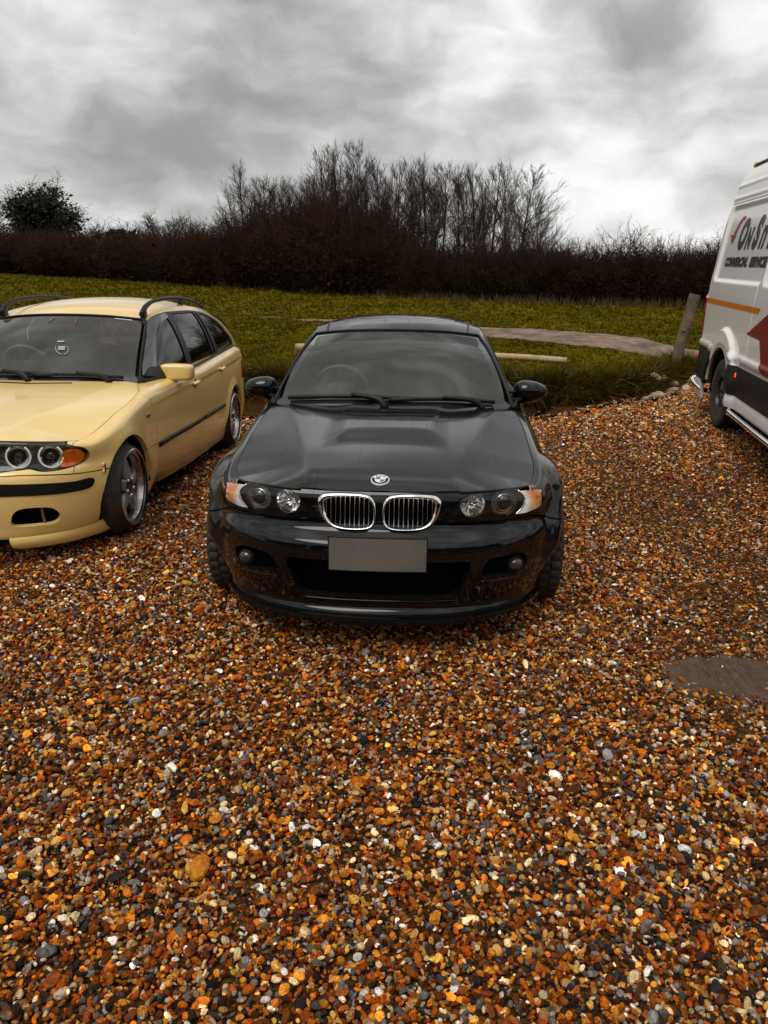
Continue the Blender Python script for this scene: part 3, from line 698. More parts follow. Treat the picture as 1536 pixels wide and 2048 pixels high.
    clear = rpoly([(-.955, .075), (.955, .075), (.905, .80), (-.905, .80)], [.06, .06, .05, .05]) if M else rpoly([(-.955, .06), (.955, .06), (.955, .965), (-.955, .965)], [.07, .07, .05, .05])
    edge = rpoly([(-.985, .0), (.985, .0), (.985, .985), (-.985, .985)], [.01, .01, .06, .06])
    if M: bandp = rpoly([(-.905, .80), (.905, .80), (.955, .965), (-.955, .965)], [.01, .01, .05, .05])
    asp = lambda p: p
    vv = lambda U, Vv, P: sdpoly(U, Vv, P)
    curve_ = lambda U: (.035*U**2 if M else 0*U)
    wsub(lambda U, Vv: vv(U, Vv + curve_(U), clear)).build('windscreen', SCREEN, root)
    fr_ = wsub(lambda U, Vv: vv(U, Vv, edge)); q = wsub(lambda U, Vv: np.minimum(vv(U, Vv, edge), -vv(U, Vv + curve_(U), clear)))
    if M:
        q = wsub(lambda U, Vv: np.minimum(np.minimum(vv(U, Vv, edge), -vv(U, Vv + curve_(U), clear)), -vv(U, Vv + curve_(U), bandp)))
        wsub(lambda U, Vv: np.minimum(vv(U, Vv + curve_(U), bandp), -vv(U, Vv + curve_(U), clear))).build('sun_strip', BAND, root)
    q.build('windscreen_border', FRIT, root)
    seal = [W[0, j] for j in range(0, 40)] + [W[i, -1] for i in range(1, 41)] + [W[-1, j] for j in range(38, -1, -1)]
    tube(resample(np.array(seal) + [0, -.002, .003], 90), .0085, 8).build('windscreen_seal', TRIM, root)
    # roof
    Rf = coons(wt, rt, resample(mir(rail), 50), resample(rail, 50)); t = np.linspace(0, 1, 50)[None]; u = np.linspace(-1, 1, 41)[:, None]
    Rf[..., 2] += crown*(1 - np.abs(u)**2.6)*np.sin(np.pi*t)**.75*.9
    roof = grid(Rf)
    if M:
        SR = rpoly([(-.40, 2.30), (.40, 2.30), (.40, 2.78), (-.40, 2.78)], .05)
        mid = clip(roof, lambda V: sdpoly(V[:, 0], V[:, 1] - .10*V[:, 0]**2 + 0, SR) - .003); mid.move((0, 0, .001)); rim(mid, .02).build('sunroof_panel', PAINT, root)
        roof = clip(roof, lambda V: -sdpoly(V[:, 0], V[:, 1] - .10*V[:, 0]**2, SR) - .003)
    rim(roof, .02).build('roof', PAINT, root)
    for sx in (-1, 1):
        strip = [Rf[(3 if sx < 0 else 37), j] + [0, 0, .002] for j in range(1, 49)]
        if M: tube(strip, .006, 6).build('roof_strip', TRIM, root)
    # side glass patch
    low_y = np.linspace(A0[1], C0[1], 60); low = np.stack([B.xe(low_y), low_y, B.ze(low_y)], -1); low[0] = A0; low[-1] = C0
    SP = coons(resample(low, 60), resample(rail, 60), resample(pil, 40), resample(cp, 40)); t = np.linspace(0, 1, 40)[None]; u = np.linspace(0, 1, 60)[:, None]
    SP[..., 0] += .018*np.sin(np.pi*t)*np.sin(np.pi*u)**.5
    from_i = np.linspace(0, 59, 160); idx = np.clip(from_i.astype(int), 0, 58); fr = (from_i - idx)[:, None, None]
    SP = SP[idx]*(1 - fr) + SP[idx + 1]*fr
    jj = np.linspace(0, 39, 80); jx = np.clip(jj.astype(int), 0, 38); fj = (jj - jx)[None, :, None]; SP = SP[:, jx]*(1 - fj) + SP[:, jx + 1]*fj
    sp = grid(SP)
    zb_ = lambda y: B.ze(y) + .016
    if M:
        out_ = rpoly([(1.50, .93), (1.72, 1.06), (2.02, 1.235), (2.22, 1.305), (2.75, 1.315), (3.10, 1.285), (3.30, 1.20), (3.52, 1.03), (3.50, .99)], [.03, .2, .3, .15, .2, .2, .15, .05, .03])
        wins = [rpoly([(1.60, .96), (1.78, 1.07), (2.06, 1.225), (2.24, 1.285), (2.66, 1.295), (2.62, .965)], [.03, .2, .2, .1, .02, .02]), rpoly([(2.72, .975), (2.76, 1.293), (3.06, 1.265), (3.25, 1.18), (3.42, 1.03), (3.40, .995)], [.02, .02, .15, .1, .06, .03])]
        gl = [TINT, TINT]
    else:
        out_ = rpoly([(1.39, .895), (1.50, .955), (1.78, 1.165), (2.06, 1.318), (2.35, 1.356), (3.1, 1.362), (3.55, 1.328), (3.90, 1.235), (4.20, 1.05), (4.21, .995)], [.02, .1, .3, .2, .3, .3, .2, .2, .06, .03])
        wins = [rpoly([(1.62, .918), (1.68, 1.04), (1.88, 1.215), (2.08, 1.300), (2.36, 1.335), (2.38, .915)], [.03, .1, .2, .15, .02, .02]),
                rpoly([(2.50, .918), (2.475, 1.338), (3.10, 1.342), (3.19, .952)], .02), rpoly([(3.235, .958), (3.14, 1.338), (3.19, 1.337), (3.30, .965)], .01),
                rpoly([(3.40, .975), (3.27, 1.328), (3.54, 1.305), (3.86, 1.215), (4.13, 1.04), (4.13, 1.0)], [.02, .03, .15, .15, .06, .03])]
        gl = [glass('door_glass', (.35, .35, .34), .02), TINT, TINT, TINT]
    base_line = lambda V: V[:, 2] - zb_(V[:, 1])
    outf = lambda V: np.minimum(sdpoly(V[:, 1], V[:, 2], out_), 1)
    pillar = clip(sp, lambda V: -np.minimum(outf(V), base_line(V)))
    mirror_part(rim(pillar, .02), 'roof_pillar', PAINT, root)
    frm = clip(clip(sp, lambda V: outf(V) - .001), lambda V: base_line(V))
    for P_ in wins: frm = clip(frm, lambda V: -sdpoly(V[:, 1], V[:, 2], P_))
    frm.move((.002, 0, 0)); mirror_part(rim(frm, .012), 'window_frame', TRIM, root)
    for P_, gm in zip(wins, gl):
        mirror_part(clip(clip(sp, lambda V: sdpoly(V[:, 1], V[:, 2], P_) + .003), lambda V: base_line(V) - .004).move((-.007, 0, 0)), 'side_window', gm, root)
    beltp = np.array([(float(B.xe(y)) + .004, y, float(B.ze(y)) + .010) for y in np.linspace(A0[1] + .03, C0[1] - .2, 50)])
    mirror_part(tube(beltp, .010, 6), 'belt_moulding', TRIM, root)
    # rear glass, boot or tailgate
    db = curve3([mir(C0), (0, C0[1] + (.12 if M else .10), C0[2] + .012), C0], 41)
    RW = coons(rt, db, resample(mir(cp)[::-1], 30), resample(cp[::-1], 30)); t = np.linspace(0, 1, 30)[None]; RW[..., 2] += .02*np.sin(np.pi*t)
    grid(RW).build('rear_window', TINT, root)
    if M:
        yd = np.linspace(0, 1, 20); end = B.rear(np.linspace(math.pi/2, 0, 24), np.array(1.0))
    topo = [np.array([float(B.xe(y)), y, float(B.ze(y))]) for y in np.linspace(C0[1], B.yr, 4)] if C0[1] < B.yr else []
    rr = B.rear(np.linspace(math.pi/2, 0, 40), np.full(40, 1.0)); rr = rr[rr[:, 1] >= C0[1] - .02]
    edge_r = resample(np.concatenate([C0[None], rr[rr[:, 1] > C0[1] + .01]]), 21)
    deck_b = np.concatenate([mir(edge_r)[:-1], edge_r[::-1]])  # left side back round to the right
    deck_f = resample(db, len(deck_b))
    tt = np.linspace(0, 1, 14)[None, :, None]; DK = (1 - tt)*deck_f[:, None] + tt*deck_b[:, None]
    dk = grid(DK); dk.add(tail.V, tail.F); rim(dk, .02).build('boot_lid' if M else 'tailgate', PAINT, root)
    for sx in (-1, 1):
        tl = sub(wrap, lim(1, lo=B.yend - .55), lambda V: np.minimum(V[:, 0] - .44, np.minimum(V[:, 2] - .66, .84 - V[:, 2])))
        tl.V[:, 1] += .006; tl.V[:, 0] += .003
        (tl if sx > 0 else tl.mirror()).build('tail_light', mat('red_lens', (.35, .01, .01), rough=.15, coat=1), root)
    # ---- underbody, arches, cabin
    box((0, 2.25, .20), (1.5, 3.6, .05)).build('underbody', DARK, root, smooth=False)
    for yw in (B.yw, B.yw2):
        a = np.linspace(-.1, math.pi + .1, 30); arc = np.stack([np.cos(a)*(B.ra + .012) + yw, np.sin(a)*(B.ra + .012) + B.zw], -1)
        ln = np.array([[(x, p[0], p[1]) for x in (.848 - .13*max(0, (yw - p[0])/.35)**2*(yw < 2), .55)] for p in arc]); mirror_part(grid(ln), 'wheel_arch_liner', DARK, root)
        wall = MB(np.array([(.56, p[0], p[1]) for p in arc] ), [tuple(range(30))]); mirror_part(wall, 'arch_wall', DARK, root)
    fl = np.array([(-.70, 1.15, .30), (.70, 1.15, .30), (.70, 1.15, .83), (-.70, 1.15, .83)])
    MB(fl, [(0, 1, 2, 3)]).build('firewall', DARK, root)
    box((0, 2.6, .34), (1.4, 2.9, .03)).build('cabin_floor', DARK, root, smooth=False)
    dsh = np.array([[(x, y, z - .05*(abs(x)/.68)**3) for (y, z) in ((1.30, .86), (1.55, .905), (1.80, .92), (1.90, .90), (1.93, .80), (1.90, .55))] for x in np.linspace(-.68, .68, 15)])
    grid(dsh).build('dashboard', CABIN, root)
    for sx in (-1, 1):
        st = empty('seat', (sx*.36, 2.42, .30), root)
        box((0, .0, .14), (.50, .52, .16), rotm('x', .12), .06).build('cushion', SEATCLOTH, st)
        box((0, .34, .50), (.50, .15, .66), rotm('x', -.32), .06).build('seat_back', SEATCLOTH, st)
        box((0, .50, .86), (.27, .10, .17), rotm('x', -.25), .045).build('headrest', SEATCLOTH, st)
    box((0, 3.35, .62), (1.2, .16, .60), rotm('x', -.35), .06).build('rear_seat', SEATCLOTH, root)
    sw = empty('steering_wheel', (-.36, 1.98, .93), root); sw.rotation_euler = (R(-66), 0, 0)
    aa = np.linspace(0, 2*np.pi, 40, endpoint=False); tube(np.stack([np.cos(aa)*.185, np.sin(aa)*.185, 0*aa], -1), .015, 8, closed=True).build('wheel_rim', mat('steering_leather', (.12, .12, .115), rough=.5), sw)
    box((0, 0, -.01), (.20, .14, .05), None, .02).build('airbag_boss', CABIN, sw)
    for a in (0, math.pi, -math.pi/2): box((math.cos(a)*.11, math.sin(a)*.11, -.005), (.15, .035, .015), rotm('z', a)).build('wheel_spoke', CABIN, sw)
    mpos = (0, float(wt[20][1]) - .12, float(wt[20][2]) - .10)
    box(mpos, (.24, .03, .065), rotm('x', .2), .015).build('rear_view_mirror', CABIN, root)
    # ---- wipers
    def wiper(x0, x1, xp, yoff):
        w = empty('wiper', (0, 0, 0), root)
        def on(x, vv_):                            # point on the screen
            i = np.clip((x/ (abs(W[-1, 0, 0])) + 1)/2*40, 0, 40); i0 = int(min(i, 39)); f_ = i - i0; j = vv_*39; j0 = int(min(j, 38)); fj_ = j - j0
            return (W[i0, j0]*(1-f_) + W[i0+1, j0]*f_)*(1-fj_) + (W[i0, j0+1]*(1-f_) + W[i0+1, j0+1]*f_)*fj_
        bl = np.array([on(x0 + (x1 - x0)*t_, .045 + .02*math.sin(t_*3.1) + yoff) + [0, -.018, .014] for t_ in np.linspace(0, 1, 14)])
        tube(bl, .013, 6).build('blade', TRIM, w)
        xm = .5*(x0 + x1); arm = np.array([on(xp, .0) + [0, -.03, -.005], on(xp*.75 + xm*.25, .03) + [0, -.03, .03], on(xm, .06 + yoff) + [0, -.025, .028]])
        tube(curve3(arm, 12), np.linspace(.022, .013, 12), 6).build('arm', TRIM, w)
    wiper(-.62, .16, -.03, .012); wiper(-.02, .60, .52, 0)
    # ---- lamps
    for sx in (-1, 1):
        flip = lambda q: q if sx > 0 else q.mirror()
        h = empty('headlight', (0, 0, 0), root)
        lens = clip(clip(wrap, lim(1, hi=.6)), lambda V: hl(V) - .0025)
        if M: lens = clip(lens, lambda V: V[:, 2]*0 + (B.Z(V[:, 0], V[:, 1]) - .003 - V[:, 2]) + (V[:, 0] > .668)*1)
        house = clip(clip(wrap, lim(1, hi=.62)), lambda V: hl(V) + .012)
        house.V[:, 1] += .085; house.V[:, 0] = np.minimum(house.V[:, 0]*.985, .72)
        flip(house).build('lamp_housing', BEZEL, h)
        if M:
            INP = np.array(IND_M); inf = lambda V: sdpoly(V[:, 0], V[:, 2], INP)
            ind = clip(lens, lambda V: inf(V) - .001)
            gx, gz = np.linspace(.59, .75, 40), np.linspace(.575, .70, 220); GX, GZ = np.meshgrid(gx, gz, indexing='ij')
            fr_z = (GZ/.0068 + GX*1.5) % 1.0                # prism ribs that lean back and so catch the sky
            inner = clip(grid(np.stack([GX - .002, B.fy(GX, GZ) + .003 + .0042*fr_z, GZ], -1)), lambda V: np.minimum(np.minimum(inf(V), sdpoly(V[:, 0], V[:, 2], HL) - .001), np.where(V[:, 0] < .668, B.Z(V[:, 0], V[:, 1] - .006) - .010 - V[:, 2], 1)))
            flip(inner).build('indicator_reflector', INDIC, h)
            mainl = clip(lens, lambda V: -inf(V) - .0015)
            flip(mainl).build('lens', LENS, h)
            seam = [(x, float(B.fy(x, z)) - .0015, z) for x, z in crspline([(.607, .700), (.634, .676), (.640, .652), (.626, .621), (.601, .593)], 6)]
            flip(tube(seam, .0042, 6)).build('lens_divider', BOWL, h)
            # projector and reflector bowls
            for cx, cz, rr_, kind_ in ((.545, .651, .056, 'proj'), (.403, .650, .053, 'bowl')):
                yb = float(B.fy(cx, cz)) + .03; nrm = np.array([cx*.55, -1.0, .10]); nrm /= np.linalg.norm(nrm)
                ang = math.atan2(nrm[0], -nrm[1])
                if kind_ == 'proj':
                    sh = lathe([(rr_*1.10, -.004), (rr_*1.02, .004), (rr_*.98, -.006), (rr_*.80, .012), (rr_*.66, .016), (rr_*.64, .002)], 40, 'y')
                    ln = lathe([(.0004, -.016), (rr_*.25, -.015), (rr_*.45, -.010), (rr_*.60, -.002), (rr_*.64, .006)], 40, 'y')
                    rg = lathe([(rr_*.64, -.002), (rr_*.68, -.004), (rr_*.70, .004)], 40, 'y')
                    for q_, nm, mm in ((sh, 'projector_shroud', mat('shroud_grey', (.46, .45, .43), rough=.25, metal=.8)), (ln, 'projector_lens', mat('projector_glass', (.05, .05, .048), rough=.05, coat=1)), (rg, 'projector_ring', CHROME)):
                        q_.rot(rotm('z', ang)).move((cx, yb, cz)); flip(q_).build(nm, mm, h)
                else:
                    bw = lathe([(rr_*1.06, -.006), (rr_, -.002), (rr_*.9, .018), (rr_*.66, .036), (rr_*.35, .046), (.0005, .048)], 40, 'y')
                    a_ = np.arange(40); bw.V[:, 1] += .0025*np.sin(np.arctan2(bw.V[:, 2], bw.V[:, 0])*14)*(np.hypot(bw.V[:, 0], bw.V[:, 2]) < rr_*.95)
                    cap_ = ellipsoid((0, .012, 0), (.011, .016, .011), 12, 8)
                    rg = lathe([(rr_*1.0, -.004), (rr_*1.05, -.008), (rr_*1.10, -.004), (rr_*1.10, .004)], 40, 'y')
                    for q_, nm, mm in ((bw, 'reflector_bowl', BOWL), (cap_, 'bulb_shield', CHROME), (rg, 'bowl_ring', mat('shroud_grey', (.46, .45, .43)))):
                        q_.rot(rotm('z', ang)).move((cx, yb, cz)); flip(q_).build(nm, mm, h)
        else:
            INP = crspline(IND_B, 5, True); ind = clip(lens, lambda V: sdpoly(V[:, 0], V[:, 2], INP)); flip(ind).build('indicator', AMBER, h); flip(clip(lens, lambda V: -sdpoly(V[:, 0], V[:, 2], INP) - .001)).build('lens', LENS, h)
            for cx, cz, rr_ in ((.600, .604, .063), (.447, .612, .063)):
                yb = float(B.fy(cx, cz)) + .026; nrm = np.array([cx*.55, -1.0, 0]); ang = math.atan2(nrm[0], -nrm[1])
                rg_ = np.stack([np.cos(aa)*rr_, 0*aa, np.sin(aa)*rr_], -1); rg_ = rg_[(np.sin(aa) < .88)]; k0 = np.argmin(np.abs(np.roll(rg_, -1, 0) - rg_).sum(1)*0 + rg_[:, 2]*0)
                order = np.argsort((np.arctan2(rg_[:, 2], rg_[:, 0]) - math.pi/2) % (2*math.pi)); rg_ = rg_[order]
                q1 = tube(rg_, .0052, 6); bw = lathe([(rr_*.95, 0), (rr_*.8, .022), (rr_*.5, .038), (.0005, .044)], 36, 'y'); ln = ellipsoid((0, .014, 0), (.022, .016, .022), 16, 10)
                for q_, nm, mm in ((q1, 'halo_ring', RING), (bw, 'reflector_bowl', BOWL), (ln, 'projector_lens', mat('projector_glass', (.05, .05, .048)))):
                    q_.rot(rotm('z', ang)).move((cx, yb, cz)); flip(q_).build(nm, mm, h)
        # kidney grille
        kg = empty('kidney_grille', (0, 0, 0), root)
        ko, ki = crspline(KID_OUT, 6, True), crspline(KID_IN, 6, True)
        n_ = 120; rs = lambda P: resample(np.concatenate([np.c_[P, 0*P[:, 0]], np.c_[P[:1], [[0]]]]), n_ + 1)[:-1, :2]
        ko, ki = rs(ko), rs(ki); k0 = np.argmin(((ki - ko[0])**2).sum(1)); ki = np.roll(ki, -k0, 0)
        yo = B.fy(ko[:, 0], ko[:, 1]); yi = B.fy(ki[:, 0], ki[:, 1]); P3 = lambda P, y: np.stack([P[:, 0], y, P[:, 1]], -1)
        rings = [P3(ko, yo + .012), P3(ko, yo - .007), P3(ko*.75 + ki*.25, .75*yo + .25*yi - .014), P3(ko*.35 + ki*.65, .35*yo + .65*yi - .013), P3(ki, yi - .005), P3(ki, yi + .03)]
        G = np.stack(rings, 1); G = np.concatenate([G, G[:1]]); flip(grid(G).weld(1e-6)).build('chrome_surround', CHROME if M else PAINT, kg)
        flip(MB(P3(ki, yi + .05), [tuple(range(n_))])).build('grille_backing', DARK, kg, smooth=False)
        for k in range(10):
            x = .044 + k*.0205
            cross = [ki[i, 1] + (ki[(i+1) % n_, 1] - ki[i, 1])*(x - ki[i, 0])/(ki[(i+1) % n_, 0] - ki[i, 0] + 1e-12) for i in range(n_) if (ki[i, 0] - x)*(ki[(i+1) % n_, 0] - x) <= 0]
            if len(cross) < 2: continue
            z0, z1 = min(cross), max(cross); zz_ = np.linspace(z0 + .001, z1 - .001, 6)
            pth = np.stack([np.full(6, x), B.fy(np.full(6, x), zz_) + .008, zz_], -1)
            sl = tube(pth, 1, prof=np.array([(-.0017, -.002), (0, .003), (.0017, -.002), (.0015, -.020), (-.0015, -.020)]), up=(0, 1, 0))
            flip(sl).build('slat', mat('slat_chrome', (.62, .60, .58), rough=.22, metal=1), kg, angle=40)
        # fog lamp
        fg = empty('fog_lamp', (0, 0, 0), root)
        if M:
            cx, cz = .612, .372; yb = float(B.fy(cx, cz)) + .02; ang = math.atan2(cx*.75, 1.0)
            q_ = [(lathe([(.0004, -.020), (.015, -.018), (.026, -.012), (.034, 0), (.036, .010)], 32, 'y'), 'fog_lens', mat('fog_glass', (.10, .09, .075), rough=.06, metal=.6)), (lathe([(.036, .0), (.040, -.004), (.043, .006)], 32, 'y'), 'fog_ring', TRIM)]
            for a_, nm, mm in q_: a_.rot(rotm('z', ang)).move((cx, yb, cz)); a_.V[:, 2] = cz + (a_.V[:, 2] - cz)*.86; flip(a_).build(nm, mm, fg)
            pk = np.array([[(x, float(B.fy(x, z)) + .055, z) for z in np.linspace(.31, .45, 5)] for x in np.linspace(.42, .70, 8)]); flip(grid(pk)).build('fog_recess', DARK, fg)
        else:
            pk = np.array([[(x, float(B.fy(x, z)) + .08, z) for z in np.linspace(.20, .35, 5)] for x in np.linspace(.38, .66, 8)]); flip(grid(pk)).build('fog_recess', DARK, fg)
            br = [(.545, float(B.fy(.545, z)) + .03, z) for z in np.linspace(.215, .335, 6)]; flip(tube(br, .008, 6)).build('bracket', mat('rusty_steel', (.22, .12, .05), rough=.8), fg)
        # door mirror
        dm = empty('door_mirror', (0, 0, 0), root)
        if M:
            q1 = ellipsoid((0, 0, 0), (.106, .085, .068), 28, 18, .86); x_ = q1.V[:, 0]
            q1.V[:, 2] *= (1 - .28*np.clip(x_/.108, -1, 1)); q1.V[:, 1] = np.where(q1.V[:, 1] > .025, .025 + (q1.V[:, 1] - .025)*.15, q1.V[:, 1]); q1.V[:, 1] += .35*(x_ + .1)*.25
            q1.rot(rotm('y', -.06)).move((.852, 1.76, .972)); flip(q1).build('mirror_shell', PAINT, dm)
            arm = curve3([(.715, 1.66, .935), (.755, 1.69, .925), (.80, 1.73, .945)], 8); flip(tube(arm, np.linspace(.030, .02, 8), 8, prof=np.array([(math.cos(a), .55*math.sin(a)) for a in np.arange(8)/8*2*np.pi]))).build('mirror_arm', TRIM, dm)
            arm = curve3([(.715, 1.70, .975), (.75, 1.72, .972), (.79, 1.74, .972)], 8); flip(tube(arm, .010, 8)).build('mirror_arm', TRIM, dm)
        else:
            q1 = ellipsoid((0, 0, 0), (.122, .070, .064), 32, 20, .42); x_, z_ = q1.V[:, 0].copy(), q1.V[:, 2].copy()
            q1.V[:, 2] = np.where(z_ < 0, z_*(1 - .42*np.clip(-x_/.122, 0, 1)), z_*(1 - .10*np.clip(x_/.122, 0, 1))); q1.V[:, 1] += .16*(x_ + .1)*.5
            q1.move((.846, 1.85, .925)); flip(q1).build('mirror_shell', PAINT, dm)
            foot = hull([(.70, 1.52, .89), (.70, 1.74, .89), (.72, 1.52, .93), (.715, 1.74, 1.0), (.77, 1.80, .90), (.80, 1.86, .885), (.79, 1.87, .915), (.76, 1.82, .95), (.70, 1.66, .99)]); flip(foot).build('mirror_arm', TRIM, dm, angle=30)
        # wheels
        for yw in (B.yw, B.yw2):
            if M: wheel(root, (sx*.768, yw, .318), sx, .318, .225, .235, 'twin')
            else: wheel(root, (sx*.744, yw, .306), sx, .306, .266, .232, 'dish')
        # door handles
        for yh, zh, par in ([(2.45, .815, fd)] if M else [(2.29, .800, fd), (3.19, .838, rd_)]):
            xs = float(B.side(np.array(yh), np.array((zh - B.zb)/(float(B.ze(yh)) - B.zb)))[0])
            hd = box((0, 0, 0), (.030, .17, .030), rotm('x', .03), .012); hd.V[:, 0] += .010*(1 - (hd.V[:, 1]/.085)**2); hd.move((xs + .012, yh, zh))
            flip(hd).build('door_handle', PAINT, par[0 if sx > 0 else 1])
            cup = lathe([(.034, .001), (.030, -.001), (.022, .003), (.0005, .004)], 20, 'x'); cup.V[:, 1] *= .8; cup.move((xs + .001, yh - .01, zh)); flip(cup).build('handle_cup', mat('handle_recess', tuple(c*.6 for c in ((.004,)*3 if M else (.74, .53, .24))), rough=.3, coat=1), par[0 if sx > 0 else 1])
    # ---- badge
    by = .187; bz = float(B.Z(0, by)); dz = (float(B.Z(0, by + .03)) - float(B.Z(0, by - .03)))/.06; tilt = math.atan(dz) + .03
    bd = empty('badge', (-.002, by, bz + .002), root); bd.rotation_euler = (tilt, 0, 0); rb_ = .041
    def arcpatch(r0, r1, a0, a1, z, n=16):
        a = np.linspace(a0, a1, n); V = np.concatenate([np.stack([np.cos(a)*r0, np.sin(a)*r0, 0*a + z], -1), np.stack([np.cos(a)*r1, np.sin(a)*r1, 0*a + z], -1)])
        return MB(V, [(i, n + i, n + i + 1, i + 1) for i in range(n - 1)])
    lathe([(rb_, -.003), (rb_, .0035), (rb_*.95, .005), (rb_*.90, .0045), (rb_*.89, .003)], 40, 'z').build('badge_rim', WHITE, bd)
    lathe([(rb_*.90, .0032), (rb_*.58, .0036)], 40, 'z').build('badge_band', TRIM, bd)
    if M: arcpatch(rb_*.60, rb_*.885, R(25), R(155), .0042).build('badge_white_arc', WHITE, bd)
    lathe([(rb_*.60, .0035), (rb_*.60, .0048), (rb_*.54, .0050)], 40, 'z').build('badge_inner_rim', WHITE, bd)
    for k in range(4): arcpatch(.0001, rb_*.55, k*math.pi/2, (k + 1)*math.pi/2, .0046 + .0001*k, 10).build('badge_quadrant', BLUE if k % 2 else WHITE, bd)
    for ch, an in (('B', 122), ('M', 90), ('W', 58)):
        fc = bpy.data.curves.new('badge_letter', 'FONT'); fc.body = ch; fc.size = .015; fc.align_x = 'CENTER'; fc.align_y = 'CENTER'; fc.extrude = .0004
        fc.materials.append(TRIM if M else WHITE); fo = bpy.data.objects.new('badge_letter', fc); COL.objects.link(fo); fo.parent = bd
        fo.location = (math.cos(R(an))*rb_*.74, math.sin(R(an))*rb_*.74, .0050); fo.rotation_euler = (0, 0, R(an - 90))
    # ---- number plate
    pw, ph_, pz = (.207, .071, .462) if M else (.26, .0555, .40)
    pl = np.array([[(x, float(B.fy(x, .45)) - .016 - .004*(z > 0)*0, pz + z) for z in (-ph_, ph_)] for x in np.linspace(-pw, pw, 13)])
    g1 = grid(pl); back = g1.V.copy(); back[:, 1] += .012; k = len(g1.V); 
    npq = rim(g1, .014, (0, 1, 0)); npq.build('number_plate', PLATE, root, smooth=False)
    fr2 = rim(MB(g1.V*[1.025, 1, 1] + [0, .003, 0], g1.F), .012, (0, 1, 0)); fr2.V[:, 2] = pz + (fr2.V[:, 2] - pz)*1.07; fr2.build('plate_surround', TRIM, root, smooth=False)
    return B, wrap, SP, W, HE
# ---------------------------------------------------------------- lie of the land
def lerp_poly(P, n=1): return np.asarray(P, float)
BANK = np.array([(-40., 10.3), (-14, 9.9), (-6, 9.7), (-2, 9.65), (1.6, 9.62), (2.7, 9.55), (3.4, 9.85), (3.95, 10.45), (4.5, 11.4), (4.85, 12.1), (5.6, 12.75), (7.5, 13.2), (40, 14.0)])
def bank_d(x, y):
    """Distance behind the foot of the bank (positive on the field side)."""
    P = np.concatenate([BANK, [(40, 400), (-40, 400)]]); return sdpoly(x, y, P)
def wob(x, y, k=1.0, s=0.0):
    return (np.sin(x*1.7*k + 1.3 + s) + np.sin(y*1.3*k - .7*x*k + 2.1 + s) + np.sin((x + y)*2.9*k + s*2) * .5)/2.5
def gravel_z(x, y):
    x = np.asarray(x, float); y = np.asarray(y, float)
    y0 = 3.72 + .89*(1 - sstep(-1.55, -.95, x))
    return -.052*np.minimum(np.logaddexp(0, (y - y0)*4)/4, 6.0)*(1 - sstep(1.2, 3.2, x)) + .008*wob(x, y, 1.4)*sstep(0, 1, np.abs(y - 5.5) - 2.2)
def field_z(x, y):
    return .20 + .03*wob(x, y, .35) + .012*wob(x, y, 1.6, 3) + .0004*np.maximum(y - 30, 0)
def land_z(x, y):
    d = bank_d(x, y) + .05*wob(x, y, 3.1, 1); s = sstep(0, .14, d); low = 1 - .8*sstep(4.2, 5.4, x)*(1 - sstep(15, 17, y))
    return gravel_z(x, y)*(1 - s) + s*(field_z(x, y)*low)

# ---------------------------------------------------------------- ground materials
def ground_mat(name, stops, scale, bump, detail=8, rough=.9, second=None, spec=.06):
    m = bpy.data.materials.new(name); m.use_nodes = True; N, L = m.node_tree.nodes, m.node_tree.links; b = N['Principled BSDF']; b.inputs['Roughness'].default_value = rough
    b.inputs['Specular IOR Level'].default_value = spec
    t = N.new('ShaderNodeTexCoord'); n = N.new('ShaderNodeTexNoise'); n.inputs['Scale'].default_value = scale; n.inputs['Detail'].default_value = detail; n.inputs['Roughness'].default_value = .68
    L.new(t.outputs['Object'], n.inputs['Vector']); r = N.new('ShaderNodeValToRGB'); L.new(n.outputs['Fac'], r.inputs[0])
    el = r.color_ramp.elements; el[0].position, el[0].color = stops[0][0], (*stops[0][1], 1); el[1].position, el[1].color = stops[-1][0], (*stops[-1][1], 1)
    for p, c in stops[1:-1]: e_ = el.new(p); e_.color = (*c, 1)
    col = r.outputs[0]
    if second:
        n2 = N.new('ShaderNodeTexNoise'); n2.inputs['Scale'].default_value = second[0]; n2.inputs['Detail'].default_value = 4; L.new(t.outputs['Object'], n2.inputs['Vector'])
        mr = N.new('ShaderNodeMapRange'); mr.inputs[1].default_value = .42; mr.inputs[2].default_value = .62; mr.inputs[4].default_value = second[2]; L.new(n2.outputs['Fac'], mr.inputs[0])
        mx_ = N.new('ShaderNodeMix'); mx_.data_type = 'RGBA'; L.new(mr.outputs[0], mx_.inputs[0]); L.new(col, mx_.inputs[6]); mx_.inputs[7].default_value = (*second[1], 1); col = mx_.outputs[2]
    L.new(col, b.inputs['Base Color'])
    bp = N.new('ShaderNodeBump'); bp.inputs['Distance'].default_value = bump[1]; bp.inputs['Strength'].default_value = .9
    nb = N.new('ShaderNodeTexNoise'); nb.inputs['Scale'].default_value = bump[0]; nb.inputs['Detail'].default_value = 6; L.new(t.outputs['Object'], nb.inputs['Vector'])
    L.new(nb.outputs['Fac'], bp.inputs['Height']); L.new(bp.outputs[0], b.inputs['Normal']); return m
SOIL = ground_mat('gravel_soil', [(.3, (.010, .005, .002)), (.5, (.030, .015, .006)), (.7, (.075, .038, .014))], 34, (60, .02), rough=.7, second=(85, (.16, .075, .02), .6))
TURF = ground_mat('turf', [(.28, (.040, .038, .001)), (.45, (.075, .068, .002)), (.60, (.108, .092, .003)), (.75, (.155, .122, .010))], 9, (34, .06), second=(.55, (.135, .108, .003), .7))
PATHM = ground_mat('path_dirt', [(.3, (.13, .085, .062)), (.5, (.25, .178, .138)), (.7, (.36, .27, .215))], 5, (14, .03), second=(1.6, (.075, .055, .034), .6))
